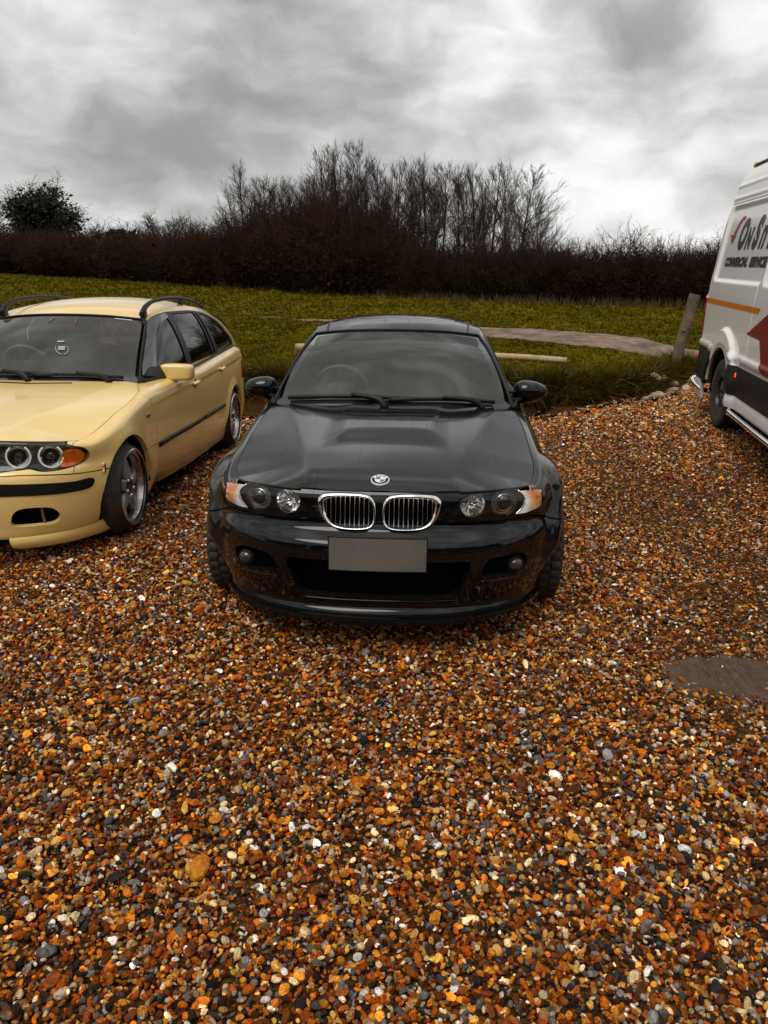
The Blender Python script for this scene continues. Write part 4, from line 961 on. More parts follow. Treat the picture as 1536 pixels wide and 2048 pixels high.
MUD = ground_mat('wet_mud', [(.3, (.040, .021, .011)), (.55, (.075, .040, .022)), (.75, (.115, .066, .036))], 16, (70, .006), rough=.28, spec=.35)
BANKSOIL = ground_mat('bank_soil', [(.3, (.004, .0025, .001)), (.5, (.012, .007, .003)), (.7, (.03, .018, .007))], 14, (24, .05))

# ---------------------------------------------------------------- ground sheets
def sheet(xs, ys, zf):
    X, Y = np.meshgrid(xs, ys, indexing='ij'); return grid(np.stack([X, Y, zf(X, Y)], -1))
xs = np.concatenate([np.linspace(-140, -12, 40), np.linspace(-12, -6, 20)[1:], np.linspace(-6, 7, 105)[1:], np.linspace(7, 14, 20)[1:], np.linspace(14, 140, 36)[1:]])
g_y = np.concatenate([np.linspace(-30, 0, 12), np.linspace(0, 15, 90)[1:]])
land = sheet(xs[(xs > -41) & (xs < 41)], g_y, land_z)
gr = clip(land, lambda V: .06 - bank_d(V[:, 0], V[:, 1])); gr.build('gravel_bed', SOIL)['kind'] = 'structure'
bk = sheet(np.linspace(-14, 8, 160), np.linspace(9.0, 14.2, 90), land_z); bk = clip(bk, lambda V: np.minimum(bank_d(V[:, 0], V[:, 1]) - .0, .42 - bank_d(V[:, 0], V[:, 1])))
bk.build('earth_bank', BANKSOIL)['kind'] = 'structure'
f_y = np.concatenate([np.linspace(9, 22, 80), np.geomspace(22.2, 260, 60)])
xf = np.concatenate([np.linspace(-200, -12, 50), np.linspace(-12, 12, 110)[1:], np.linspace(12, 200, 46)[1:]])
fld = sheet(xf, f_y, lambda x, y: np.where(np.abs(x) > 39, field_z(x, y), land_z(x, y)) + .004); fld = clip(fld, lambda V: np.where(np.abs(V[:, 0]) > 39, V[:, 1] - 10.5, bank_d(V[:, 0], V[:, 1]) - .25))
fld.build('grass_field', TURF)['kind'] = 'structure'
# dirt track through the field, breaking up into muddy streaks on its left
PN = np.array([(-4.4, 20.6), (-3.0, 20.3), (-1.2, 19.0), (.4, 17.4), (1.6, 16.1), (2.3, 15.4), (3.2, 14.7), (4.05, 13.6), (4.55, 12.75), (5.1, 12.0), (6.5, 11.6), (12, 11.4), (12, 13.6), (9, 14.2), (7.2, 14.6), (6.2, 15.2), (5.5, 16.1), (4.4, 17.2), (3.2, 17.8), (2.0, 18.2), (.3, 19.0), (-1.2, 20.2), (-3.0, 21.2), (-4.6, 21.0)])
def path_d(x, y):
    d = sdpoly(x, y, PN) + .13*wob(x, y, 2.2) + .07*wob(x, y, 6, 2); left = 1 - sstep(-1.0, 2.2, x)
    return d - left*(.20 + .34*wob(x*.5, y*3.0, 1.5, 4))
pt = clip(sheet(np.linspace(-5, 12, 340), np.linspace(11, 22, 220), lambda x, y: land_z(x, y) + .016), lambda V: path_d(V[:, 0], V[:, 1]))
pt.build('dirt_track', PATHM)['kind'] = 'structure'

# ---------------------------------------------------------------- scatter by geometry nodes (for gravel and grass only)
def scatter(name, P, rot, scl, idx, tint, variants, kind='stuff'):
    me = bpy.data.meshes.new(name); me.from_pydata(np.asarray(P).tolist(), [], [])
    for an, ty, key, arr in (('rot', 'FLOAT_VECTOR', 'vector', rot), ('scl', 'FLOAT_VECTOR', 'vector', scl), ('idx', 'INT', 'value', idx), ('tint', 'FLOAT_COLOR', 'color', tint)):
        a = me.attributes.new(an, ty, 'POINT'); a.data.foreach_set(key, np.ascontiguousarray(arr, dtype=np.int32 if ty == 'INT' else np.float32).ravel())
    o = bpy.data.objects.new(name, me); COL.objects.link(o); o['kind'] = kind
    coll = bpy.data.collections.new(name + '_shapes')
    for k, (vm, mt) in enumerate(variants):
        mm = bpy.data.meshes.new(f'{name}_shape'); mm.from_pydata(vm.V.tolist(), [], vm.F); mm.polygons.foreach_set('use_smooth', [vm.smooth if hasattr(vm, 'smooth') else True]*len(mm.polygons)); mm.materials.append(mt)
        so = bpy.data.objects.new(f'{name}_shape_{k:02d}', mm); coll.objects.link(so)
    ng = bpy.data.node_groups.new(name + '_scatter', 'GeometryNodeTree'); ng.interface.new_socket('Geometry', in_out='INPUT', socket_type='NodeSocketGeometry'); ng.interface.new_socket('Geometry', in_out='OUTPUT', socket_type='NodeSocketGeometry')
    N, L = ng.nodes, ng.links; gi = N.new('NodeGroupInput'); go = N.new('NodeGroupOutput'); ip = N.new('GeometryNodeInstanceOnPoints'); ci = N.new('GeometryNodeCollectionInfo')
    ci.inputs['Collection'].default_value = coll; ci.inputs['Separate Children'].default_value = True; ci.inputs['Reset Children'].default_value = True
    def na(nm, ty):
        n = N.new('GeometryNodeInputNamedAttribute'); n.data_type = ty; n.inputs['Name'].default_value = nm; return n.outputs['Attribute']
    L.new(gi.outputs[0], ip.inputs['Points']); L.new(ci.outputs[0], ip.inputs['Instance']); ip.inputs['Pick Instance'].default_value = True
    L.new(na('idx', 'INT'), ip.inputs['Instance Index']); L.new(na('rot', 'FLOAT_VECTOR'), ip.inputs['Rotation']); L.new(na('scl', 'FLOAT_VECTOR'), ip.inputs['Scale']); L.new(ip.outputs[0], go.inputs[0])
    md = o.modifiers.new('scatter', 'NODES'); md.node_group = ng; return o
def tint_mat(name, rough, spec, mottle=(22, .35), bump=None, trans=0):
    m = bpy.data.materials.new(name); m.use_nodes = True; N, L = m.node_tree.nodes, m.node_tree.links; b = N['Principled BSDF']; b.inputs['Roughness'].default_value = rough; b.inputs['Specular IOR Level'].default_value = spec
    a = N.new('ShaderNodeAttribute'); a.attribute_type = 'INSTANCER'; a.attribute_name = 'tint'
    t = N.new('ShaderNodeTexCoord'); n = N.new('ShaderNodeTexNoise'); n.inputs['Scale'].default_value = mottle[0]; n.inputs['Detail'].default_value = 4; n.noise_dimensions = '4D'
    L.new(t.outputs['Object'], n.inputs['Vector']); oi = N.new('ShaderNodeObjectInfo'); mu = N.new('ShaderNodeMath'); mu.operation = 'MULTIPLY'; mu.inputs[1].default_value = 50; L.new(oi.outputs['Random'], mu.inputs[0]); L.new(mu.outputs[0], n.inputs['W'])
    mr = N.new('ShaderNodeMapRange'); mr.inputs[1].default_value = .35; mr.inputs[2].default_value = .68; mr.inputs[3].default_value = 1 - mottle[1]; mr.inputs[4].default_value = 1 + mottle[1]; L.new(n.outputs['Fac'], mr.inputs[0])
    vm = N.new('ShaderNodeVectorMath'); vm.operation = 'SCALE'; L.new(a.outputs['Color'], vm.inputs[0]); L.new(mr.outputs[0], vm.inputs['Scale']); L.new(vm.outputs[0], b.inputs['Base Color'])
    if bump:
        bp = N.new('ShaderNodeBump'); bp.inputs['Distance'].default_value = bump; bp.inputs['Strength'].default_value = .6; L.new(n.outputs['Fac'], bp.inputs['Height']); L.new(bp.outputs[0], b.inputs['Normal'])
    return m
def ico(n):
    import bmesh
    bm = bmesh.new(); bmesh.ops.create_icosphere(bm, subdivisions=n, radius=1); bm.verts.index_update()
    M = MB([v.co[:] for v in bm.verts], [[v.index for v in f.verts] for f in bm.faces]); bm.free(); return M
def lump(V, r_, amp, k):
    out = np.zeros(len(V))
    for _ in range(5):
        d = r_.normal(size=3); d /= np.linalg.norm(d); out += np.sin((V @ d)*k*r_.uniform(.6, 1.5) + r_.uniform(0, 6.3))
    return 1 + amp*out/2.2
# ---------------------------------------------------------------- gravel
PEB = tint_mat('pebble', .50, .13, (1.3, .30), .10)
shapes = []
base = ico(2)
for k in range(16):
    r_ = np.random.default_rng(100 + k); V = base.V.copy(); V = V*lump(V, r_, .16 + .10*(k % 3), 1.9)[:, None]
    if k % 3:                                       # broken flint: a few flat faces
        for _ in range(5):
            d = r_.normal(size=3); d /= np.linalg.norm(d); h = r_.uniform(.35, .75); s_ = V @ d; V = V - np.clip(s_ - h, 0, None)[:, None]*d
    V = V*[r_.uniform(1, 1.45), r_.uniform(.62, .95), r_.uniform(.48, .8)]; q = MB(V, base.F); q.smooth = k % 4 != 1; shapes.append((q, PEB))
PAL = np.array([(.50, .125, .008), (.64, .230, .020), (.29, .055, .004), (.70, .37, .065), (.130, .036, .007), (.045, .019, .008), (.090, .078, .072), (.21, .19, .18), (.022, .018, .017), (.82, .60, .32), (.36, .27, .19), (.88, .81, .70), (.21, .052, .007), (.44, .22, .07)])
PW = np.array([.155, .115, .110, .070, .100, .07, .085, .062, .080, .066, .045, .030, .095, .065]); PW /= PW.sum()
def compact(x, y):
    """1 where the stones are driven into mud on the right."""
    p = np.exp(-(((x - 1.50)/.33)**2 + ((y - 2.86)/.19)**2)**1.2*(1 + .9*wob(x, y, 5.5, 3)))
    q = sstep(.9, 1.7, x - .1*(y - 3))*sstep(2.5, 3.2, y)*(1 - sstep(6.5, 8, y))*sstep(.38, .62, .5 + .5*wob(x, y, 2.3, 5))
    return np.clip(p + .36*q + .16*sstep(1.0, 2.2, x)*sstep(2.7, 3.6, y)*(1 - sstep(7.5, 9, y)), 0, 1)
def under_car(x, y): return ((np.abs(x + .03 - .03*(y - 5)) < .74) & (y > 3.9) & (y < 7.0)) | ((np.abs(x + 2.45 - .03*(y - 6)) < .74) & (y > 5.0) & (y < 8.0))
pts = []
for y0, y1, dens, sz, lay in ((.75, 2.2, 8600, .0083, .024), (2.2, 3.4, 7600, .0082, .022), (3.4, 5.2, 6000, .0084, .018), (5.2, 7.5, 3800, .0098, .016), (7.5, 13.2, 2200, .0122, .012)):
    hw = 2.7 + .66*y1; n = int(dens*(y1 - y0)*2*hw); x = rng.uniform(-hw, hw, n); y = rng.uniform(y0, y1, n)
    keep = bank_d(x, y) < .04; keep &= rng.random(n) > compact(x, y)*.86; keep &= ~(under_car(x, y) & (rng.random(n) < .75))
    core = (x > -.75 - .62*y) & (x < .85 + .66*y); keep &= core | (rng.random(n) < .5)
    x, y = x[keep], y[keep]; core = core[keep]; s_ = sz*(1 + .25*~core)*np.exp(rng.normal(0, .30, len(x)))*(1 - .35*compact(x, y)); big = rng.random(len(x)) < .02; s_[big] *= 1.45
    h = rng.random(len(x))**1.5*lay*(1 - .8*compact(x, y)); pts.append(np.stack([x, y, land_z(x, y) + h + s_*.15, s_], -1))
pts = np.concatenate(pts); n = len(pts); s_ = pts[:, 3]
tone = PAL[rng.choice(len(PAL), n, p=PW)]*np.exp(rng.normal(.17, .38, n))[:, None]
patch = .5 + .5*wob(pts[:, 0]*1.0, pts[:, 1]*1.0, 2.4, 2); mud_ = compact(pts[:, 0], pts[:, 1])[:, None]*.5
tone = tone*(1 - mud_) + np.array([.13, .070, .028])*mud_
scatter('gravel', pts[:, :3], np.stack([rng.normal(0, .35, n), rng.normal(0, .35, n), rng.uniform(0, 6.28, n)], -1), s_[:, None]*rng.uniform(.8, 1.25, (n, 3)), rng.integers(0, len(shapes), n), np.concatenate([tone, np.ones((n, 1))], 1), shapes)
print('pebbles', n)
# wet mud with a tyre print pressed into it
xx, yy_ = np.linspace(1.0, 2.05, 210), np.linspace(2.45, 3.25, 160); X, Y = np.meshgrid(xx, yy_, indexing='ij')
u_ = (X - 1.50)*math.cos(.06) + (Y - 2.86)*math.sin(.06); v_ = -(X - 1.50)*math.sin(.06) + (Y - 2.86)*math.cos(.06)
pr_ = np.exp(-((u_/.20)**4 + (v_/.19)**4))
def groove(d, w): return np.exp(-(d/w)**4)
gv = sum(groove(u_ - c, .0075)*(np.abs(v_ - o_) < L_) for c, o_, L_ in ((-.115, .03, .06), (-.06, .0, .09), (-.045, .0, .09), (.0, -.02, .10), (.045, .01, .11), (.055, .02, .10), (-.10, .02, .05)))
lat = sum(groove(v_ - c - .02*u_, .0075)*((u_ > a) & (u_ < b)) for c, a, b in ((-.11, .08, .14), (-.075, .085, .13), (-.03, .075, .15), (.01, .08, .125), (.035, .09, .15), (.085, .08, .13), (-.08, -.17, -.14), (-.02, -.19, -.13), (.05, -.18, -.14)))
Zm_ = land_z(X, Y) + .014 - .024*np.clip(((u_/.36)**2 + (v_/.22)**2)**2*(1 + .8*wob(X, Y, 5.5, 3)), 0, 2) + .006*wob(X, Y, 9) + .004*wob(X, Y, 23, 2) - pr_*np.clip(.85 + .6*wob(X, Y, 11, 6), .2, 1)*(.002 + .011*np.clip(gv + lat, 0, 1))
grid(np.stack([X, Y, Zm_], -1)).build('mud', MUD)['kind'] = 'structure'
# ---------------------------------------------------------------- the two cars
def car_matrix(X, Y, yaw, pit):
    return Matrix.Translation((X, Y, 0)) @ Matrix.Rotation(yaw, 4, 'Z') @ Matrix.Translation((0, .77, 0)) @ Matrix.Rotation(pit, 4, 'X') @ Matrix.Translation((0, -.77, 0))
coupe = tag(empty('black_coupe'), 'glossy black coupe with two chrome kidney grilles and a round badge, parked nose-on', 'car')
build_car('coupe', coupe)
coupe.matrix_world = car_matrix(-.027, 2.950, -.0481, R(-3.2))
estate = tag(empty('beige_estate_car'), 'beige yellow estate car with black roof rails and amber corner lamp beside the black coupe', 'car')
BB, BWRAP, BSP, BSCR, _ = build_car('touring', estate)
def side_x(y, z): return float(BB.side(np.array(float(y)), np.array((z - BB.zb)/(float(BB.ze(y)) - BB.zb)))[0])
for sx in (-1, 1):
    fl = lambda q: q if sx > 0 else q.mirror()
    # roof rail on its feet
    rl = empty('roof_rail', (0, 0, 0), estate)
    pth = curve3([(.545, 2.03, 1.335), (.548, 2.12, 1.395), (.552, 2.32, 1.440), (.555, 2.75, 1.462), (.552, 3.2, 1.452), (.545, 3.6, 1.415), (.535, 3.86, 1.365)], 40)
    fl(tube(pth, np.concatenate([np.linspace(.026, .017, 6), np.full(28, .017), np.linspace(.017, .024, 6)]), 8, prof=np.array([(math.cos(a)*.8, math.sin(a)) for a in np.arange(8)/8*2*np.pi]))).build('rail_bar', TRIM, rl)
    for y in (2.075, 3.05, 3.80):
        zt = np.interp(y, pth[:, 1], pth[:, 2]); fl(hull([(.545 + a*.018, y + b*.045, zt - .085) for a in (-1, 1) for b in (-1, 1)] + [(.55 + a*.012, y + b*.03, zt) for a in (-1, 1) for b in (-1, 1)])).build('rail_foot', TRIM, rl)
    # rub strips on the doors, one length per door
    for y0, y1 in ((1.31, 2.44), (2.475, 3.21)):
        zz = lambda y: .468 + .0135*(y - 1.3)
        P_ = np.array([(side_x(y, zz(y)) + .004, y, zz(y)) for y in np.linspace(y0, y1, 16)])
        fl(tube(P_, 1, prof=np.array([(-.008, -.019), (.008, -.014), (.010, 0), (.008, .014), (-.008, .019)]), up=(0, 0, 1))).build('rub_strip', TRIM, estate)
    # side repeater
    fl(ellipsoid((side_x(1.13, .705) + .002, 1.13, .705), (.010, .045, .016), 16, 8)).build('side_repeater', mat('smoked_lens', (.12, .10, .085), rough=.12, coat=1), estate)
    # wind deflector on the front door glass
    dfl = rpoly([(1.50, .93), (1.66, 1.065), (1.88, 1.235), (2.08, 1.318), (2.37, 1.350), (2.375, 1.315), (2.10, 1.268), (1.93, 1.165), (1.78, 1.02), (1.71, .93)], [.02, .1, .2, .15, .02, .02, .12, .1, .08, .02])
    q = clip(grid(BSP), lambda V: sdpoly(V[:, 1], V[:, 2], dfl)); q.V[:, 0] += .010; fl(rim(q, .008)).build('wind_deflector', mat('smoked_plastic', (.02, .019, .018), rough=.15, coat=1), estate)
    # black bumper moulding and the tied split by the wheel arch
    bs = crspline([(.30, .418), (.30, .475), (.45, .474), (.62, .462), (.71, .454), (.755, .459), (.776, .450), (.776, .43), (.764, .405), (.73, .396), (.62, .398), (.45, .408)], 4, True)
    q = clip(clip(BWRAP, lambda V: np.where(V[:, 1] < .6, sdpoly(np.minimum(V[:, 0] + .0, 9) + np.where(V[:, 0] < .30, .3 - V[:, 0] + .02, 0), V[:, 2], bs), -1)), lambda V: 1 + 0*V[:, 0])
    N_ = vnormals(q); q.V = q.V + N_*.005; fl(rim(q, .012)).build('bumper_moulding', TRIM, estate)
    for z in (.462, .500):
        y_ = .405; fl(lathe([(.0135, 0), (.0135, .006), (.008, .009), (.0005, .008)], 14, 'x').move((.815, y_, z + .018))).build('tie_washer', BEIGE_PAINT, estate)
    for dy in (-.004, .005): fl(tube([(.824, .405 + dy, .474), (.826, .405 + dy, .524)], .0022, 5)).build('cable_tie', TRIM, estate)
# splitter corners under the bumper
for sx in (-1, 1):
    P_ = []
    for x in np.linspace(.375, .80, 20):
        y = float(BB.fy(x, .16)); P_.append([(x, y + .01, .165), (x, y - .004, .15), (x, y + .004, .118 - .03*min(1, (x - .375)/.03)), (x, y + .03, .085)])
    q = grid(np.array(P_), flip=True); q.V[:4, 0] += .0; (q if sx > 0 else q.mirror()).build('bumper_splitter', BEIGE_PAINT, estate)
tube([(.20, 3.55, 1.42), (.20, 3.60, 1.50)], [.008, .004], 6).build('aerial', TRIM, estate)
# sticker on the windscreen: three bars inside a wreath; two red cords hang at the mirror
stk = empty('windscreen_sticker', (0, 0, 0), estate); STK = mat('sticker_print', (.50, .50, .46), rough=.7)
def scr(u, t):                                     # a point just proud of the screen
    i = np.clip((u + 1)/2*40, 0, 39.999); j = np.clip(t*39, 0, 38.999); i0, j0 = int(i), int(j); a, b = i - i0, j - j0
    return (BSCR[i0, j0]*(1-a) + BSCR[i0+1, j0]*a)*(1-b) + (BSCR[i0, j0+1]*(1-a) + BSCR[i0+1, j0+1]*a)*b + np.array([0, -.004, .005])
def decal_quad(u0, u1, t0, t1, nm, m): MB(np.array([scr(u0, t0), scr(u1, t0), scr(u1, t1), scr(u0, t1)]), [(0, 1, 2, 3)]).build(nm, m, stk, smooth=False)
for u0, u1, t0, t1 in ((.085, .158, .498, .516), (.120, .195, .415, .435), (.125, .200, .388, .405)): decal_quad(u0, u1, t0, t1, 'sticker_bar', STK)
for s0 in (-1, 1):
    tube([scr(.168 + s0*.068*math.cos(a) - .03*math.sin(a), .40 + .075*math.sin(a)) for a in np.linspace(-1.4, .55, 14)], np.linspace(.0034, .0014, 14), 5).build('sticker_wreath', STK, stk)
for u0, u1, ta, tb in ((-.135, -.165, .93, .845), (.165, .185, .90, .80)):
    tube([scr(u0, ta), scr(u1, tb)], .0035, 5).build('red_cord', mat('red_cord', (.62, .14, .10), rough=.7), estate)
for k in range(8): decal_quad(.62 + k*.027, .640 + k*.027, .952, .966, 'screen_print', WHITE)
estate.matrix_world = car_matrix(-2.483, 3.880, -.0305, R(-2.7))
# ---------------------------------------------------------------- the panel van
th_v = R(10.6); van = tag(empty('panel_van'), 'white high-roof panel van with red arrow logo, orange stripe and black off-road wheels', 'van')
DELTA = ([.0, .30, 1.30, 1.45, 1.66, 2.10, 2.32, 2.52, 2.66], [.0, .0, 0, .010, .036, .090, .140, .185, .24])
dl = lambda z: pchip(z, *DELTA)
VW, VR, VF = 2.06, 1.62, -4.36                        # width, rear face, front face
WY, WZ, WR = .43, .375, .365                          # rear wheel
OUT = rpoly([(VF, .28), (VF - .02, .85), (VF + .16, 1.08), (-3.35, 1.32), (-2.55, 2.18), (-1.9, 2.58), (.9, 2.665), (VR - .13, 2.64), (VR, 2.30), (VR, .28)], [.06, .12, .12, .15, .25, .5, .3, .12, .12, .05], 8)
def vside(y, z):
    """Outboard skin of the side; x grows inboard."""
    x = dl(z)
    r_ = np.hypot(y - (WY - .03), z - .40)
    fl = np.where(z > .35, (1 - sstep(.615, .665, r_))*.045, 0)
    x = x - fl + .010*(1 - sstep(.47, .49, r_))*(z > .35)
    x = x - .022*np.exp(-((z - .805)/.035)**4)*(r_ > .55)      # white ridge above the cladding
    for a, b in ((-.46, 1.42), (-2.30, -.56)):         # pressed window recesses
        d = sdpoly(y, z, rpoly([(a, 1.51), (b, 1.51), (b, 2.255), (a, 2.255)], .07)); x = x + .024*sstep(-.030, .020, d)
    for zc_ in (2.36, 2.49):                          # roof-side swages
        x = x - .008*np.exp(-((z - zc_)/.018)**2)
    for ys_ in (-.44, -2.42): x = x + .006*np.exp(-((y - ys_)/.006)**2)*(z > .4)
    x = x + .006*np.exp(-((z - 2.30)/.006)**2)
    x = x + .05*sstep(VR - .10, VR, y)**2
    x = x + .22*(1 - sstep(VF, VF + .9, y))**2
    return x
yv = np.unique(np.concatenate([np.linspace(VF, VR, 340), np.linspace(-.452, -.428, 9), np.linspace(-2.432, -2.408, 9), np.linspace(VR - .12, VR, 12)])); zv = np.unique(np.concatenate([np.linspace(.30, 2.67, 170), np.linspace(2.285, 2.315, 9)]))
Yv, Zv = np.meshgrid(yv, zv, indexing='ij')
side = grid(np.stack([vside(Yv, Zv), Yv, Zv], -1), flip=True)
side = clip(side, lambda V: sdpoly(V[:, 1], V[:, 2], OUT))
side = clip(side, lambda V: np.hypot(V[:, 1] - WY, V[:, 2] - .395) - .452); side = clip(side, lambda V: np.hypot(V[:, 1] - (WY - 3.75), V[:, 2] - .395) - .44)
lowcut = lambda V: V[:, 2] - .45
side = clip(side, lowcut)
vm = lambda q: MB(np.stack([VW - q.V[:, 0], q.V[:, 1], q.V[:, 2]], -1), [f[::-1] for f in q.F])
CABW = rpoly([(-3.30, 1.36), (-2.62, 2.02), (-2.50, 2.06), (-2.50, 1.36)], .05)
cabin_win = clip(side, lambda V: sdpoly(V[:, 1], V[:, 2], CABW))
panel = clip(side, lambda V: -sdpoly(V[:, 1], V[:, 2], CABW))
for q in (rim(panel, .03), vm(rim(panel, .03))): q.build('body_side', WHITE_PAINT, van)
for q in (cabin_win, vm(cabin_win)): q.build('cab_window', TINT, van)
# roof, bonnet, screen and rear: skin drawn across between the two sides along the outline
O2 = resample(np.concatenate([np.c_[OUT, 0*OUT[:, 0]], np.c_[OUT[:1], [[0]]]]), 260)[:, :2]
xs_ = np.array([float(vside(np.array(a), np.array(b))) for a, b in O2]); tt = np.linspace(0, 1, 13)
sk = np.stack([np.stack([xs_ + (VW - 2*xs_)*t, O2[:, 0] - .03*np.sin(np.pi*t)*(O2[:, 0] < -2.2) + 0*t, O2[:, 1] + .05*np.sin(np.pi*t)**.6*(O2[:, 1] > 2.3)], -1) for t in tt], 1)
skin = grid(sk, flip=True); zs_ = lambda lo, hi: (lambda V: np.minimum(V[:, 2] - lo, hi - V[:, 2]))
screen_f = lambda V: np.minimum(np.minimum(V[:, 1] + 3.36, -2.52 - V[:, 1]), V[:, 2] - 1.30)
skin = clip(skin, lambda V: V[:, 2] - .30)
rim(clip(skin, lambda V: -screen_f(V)), .01).build('body_shell', WHITE_PAINT, van); clip(skin, screen_f).build('windscreen', TINT, van)
# nose: grille, lamps, bumper, cab inside, mirrors (all on the end that faces out of the photograph)
fyv = lambda z: float(np.interp(z, [.28, .85, 1.08, 1.32], [VF, VF - .02, VF + .16, -3.35]))
box((VW/2, VF - .015, .52), (1.70, .10, .36), None, .04).build('front_bumper', TRIM, van)
box((VW/2, VF - .02, .84), (1.02, .06, .20), None, .03).build('front_grille', TRIM, van)
for k in range(4): box((VW/2, VF - .055, .775 + k*.043), (.96, .02, .014)).build('grille_bar', CHROME, van, smooth=False)
box((VW/2, VF - .045, .40), (.52, .02, .111)).build('number_plate', PLATE, van, smooth=False)
for s0 in (0, 1):
    X_ = lambda x: x if s0 == 0 else VW - x
    hull([(X_(a), y, z) for a, y, z in ((.26, VF + .10, .82), (.26, VF + .12, 1.02), (.56, VF - .055, .80), (.56, VF - .02, 1.0), (.30, VF + .2, .92), (.50, VF + .2, .9))]).build('headlight', mat('lamp_block', (.55, .55, .54), rough=.1, metal=.6, coat=1), van, angle=30)
    box((X_(-.16), -2.95, 1.52), (.22, .12, .36), None, .05).build('door_mirror', TRIM, van); tube([(X_(.10), -2.92, 1.42), (X_(-.12), -2.94, 1.45)], .025, 6).build('mirror_arm', TRIM, van)
box((VW/2, -2.05, 1.35), (1.72, .04, 1.9)).build('bulkhead', CABIN, van, smooth=False); box((VW/2, -3.0, 1.18), (1.7, .6, .24), None, .05).build('dashboard', CABIN, van)
for x in (.55, 1.5): box((x, -2.35, 1.35), (.48, .16, .75), rotm('x', -.15), .06).build('seat_back', SEATCLOTH, van)
# black lower cladding, white sill, chrome tubes, lamps
def strip_panel(y0, y1, z0, z1, out, name, m, n=40, zs=9, skip=True):
    P_ = np.array([[(float(vside(np.array(y), np.array(max(z, .46)))) - out - .01*math.sin(math.pi*(z - z0)/(z1 - z0)), y, z) for z in np.linspace(z0, z1, zs)] for y in np.linspace(y0, y1, n)])
    q = grid(P_, flip=True)
    if skip: q = clip(clip(q, lambda V: np.hypot(V[:, 1] - WY, V[:, 2] - .395) - .455), lambda V: np.hypot(V[:, 1] - (WY - 3.75), V[:, 2] - .395) - .45)
    q = rim(q, .03); o_ = q.build(name, m, van); vm(q).build(name, m, van); return o_
strip_panel(-3.0, -.05, .46, .735, .012, 'side_cladding', TRIM); strip_panel(.80, VR - .02, .40, .765, .012, 'corner_cladding', TRIM, 24)
strip_panel(-3.0, -.10, .33, .455, .004, 'sill_panel', WHITE_PAINT); strip_panel(.97, VR - .06, .20, .50, .0, 'rear_corner_panel', mat('bumper_grey', (.60, .57, .52), rough=.5), 14)
for s0 in (0, 1):
    X_ = lambda x: x if s0 == 0 else VW - x
    tube(curve3([(X_(.04), -.20, .33), (X_(-.035), -.26, .305), (X_(-.045), -.5, .30), (X_(-.045), -2.4, .30), (X_(.04), -2.7, .32)], 30), .026, 10).build('side_tube', CHROME, van)
    tube(curve3([(X_(.10), 1.0, .30), (X_(-.01), 1.1, .30), (X_(-.03), 1.62, .335), (X_(.06), 1.80, .35), (X_(.3), 1.83, .35)], 24), .026, 10).build('rear_tube', CHROME, van)
    for y, z, x, m_, r_ in ((-.27, .655, -.022, 'red', .013), (1.545, .665, -.016, 'red', .011), (-.30, .282, -.05, 'amb', .013), (-1.10, .285, -.06, 'amb', .013), (1.05, .275, -.03, 'amb', .012), (1.74, .32, -.03, 'amb', .011)):
        box((X_(x), y, z), (.012, r_*1.6 if m_ == 'red' else r_*2, r_*3.4 if m_ == 'red' else r_*1.6), None, .004).build('marker_lamp', mat('marker_red', (.6, .05, .02), rough=.2, emit=((1, .08, .02), 1.1)) if m_ == 'red' else mat('marker_amber', (.7, .35, .03), rough=.2, emit=((1, .52, .06), .9)), van)
    tl = np.array([[(X_(float(vside(np.array(VR - .13), np.array(z))) - .014 + .035*max(0, y - VR + .03)/.06), y, z) for z in np.linspace(.90, 1.335, 8)] for y in np.linspace(VR - .085, VR + .030, 6)]); q = grid(tl, flip=s0 == 0); rim(q, .03).build('tail_lamp', mat('tail_red', (.22, .006, .008), rough=.12, coat=1), van)
    for z in (1.95, 1.02): box((X_(.07 + .06*(z > 1.5)), VR + .015, z), (.05, .05, .085), None, .01).build('door_hinge', WHITE_PAINT, van)
    tube([(X_(.30), 1.42, 2.70), (X_(.30), -1.6, 2.72)], .022, 8).build('roof_bar', TRIM, van); ellipsoid((X_(.30), 1.45, 2.70), (.034, .04, .034), 12, 8).build('beacon', mat('beacon_amber', (.55, .26, .03), rough=.1, coat=1), van)
    for y in (1.2, -.2, -1.4): box((X_(.30), y, 2.675), (.03, .06, .05)).build('bar_foot', TRIM, van)
    for yw in (WY, WY - 3.75): wheel(van, (X_(.125), yw, WR), -1 if s0 == 0 else 1, WR, .235, .225, 'van')
    for yw in (WY, WY - 3.75):
        a = np.linspace(-.2, math.pi + .2, 24); arc = np.stack([np.cos(a)*.46 + yw, np.sin(a)*.46 + .395], -1)
        grid(np.array([[(X_(x), p[0], p[1]) for x in (.02, .45)] for p in arc])).build('wheel_arch_liner', DARK, van); MB(np.array([(X_(.44), p[0], p[1]) for p in arc]), [tuple(range(24))]).build('arch_wall', DARK, van)
ellipsoid((float(vside(np.array(1.53), np.array(1.40))), 1.53, 1.395), (.006, .022, .034), 12, 8).build('fuel_lock', TRIM, van)
box((VW/2, -1.2, .42), (1.5, 5.4, .06)).build('underbody', DARK, van, smooth=False)
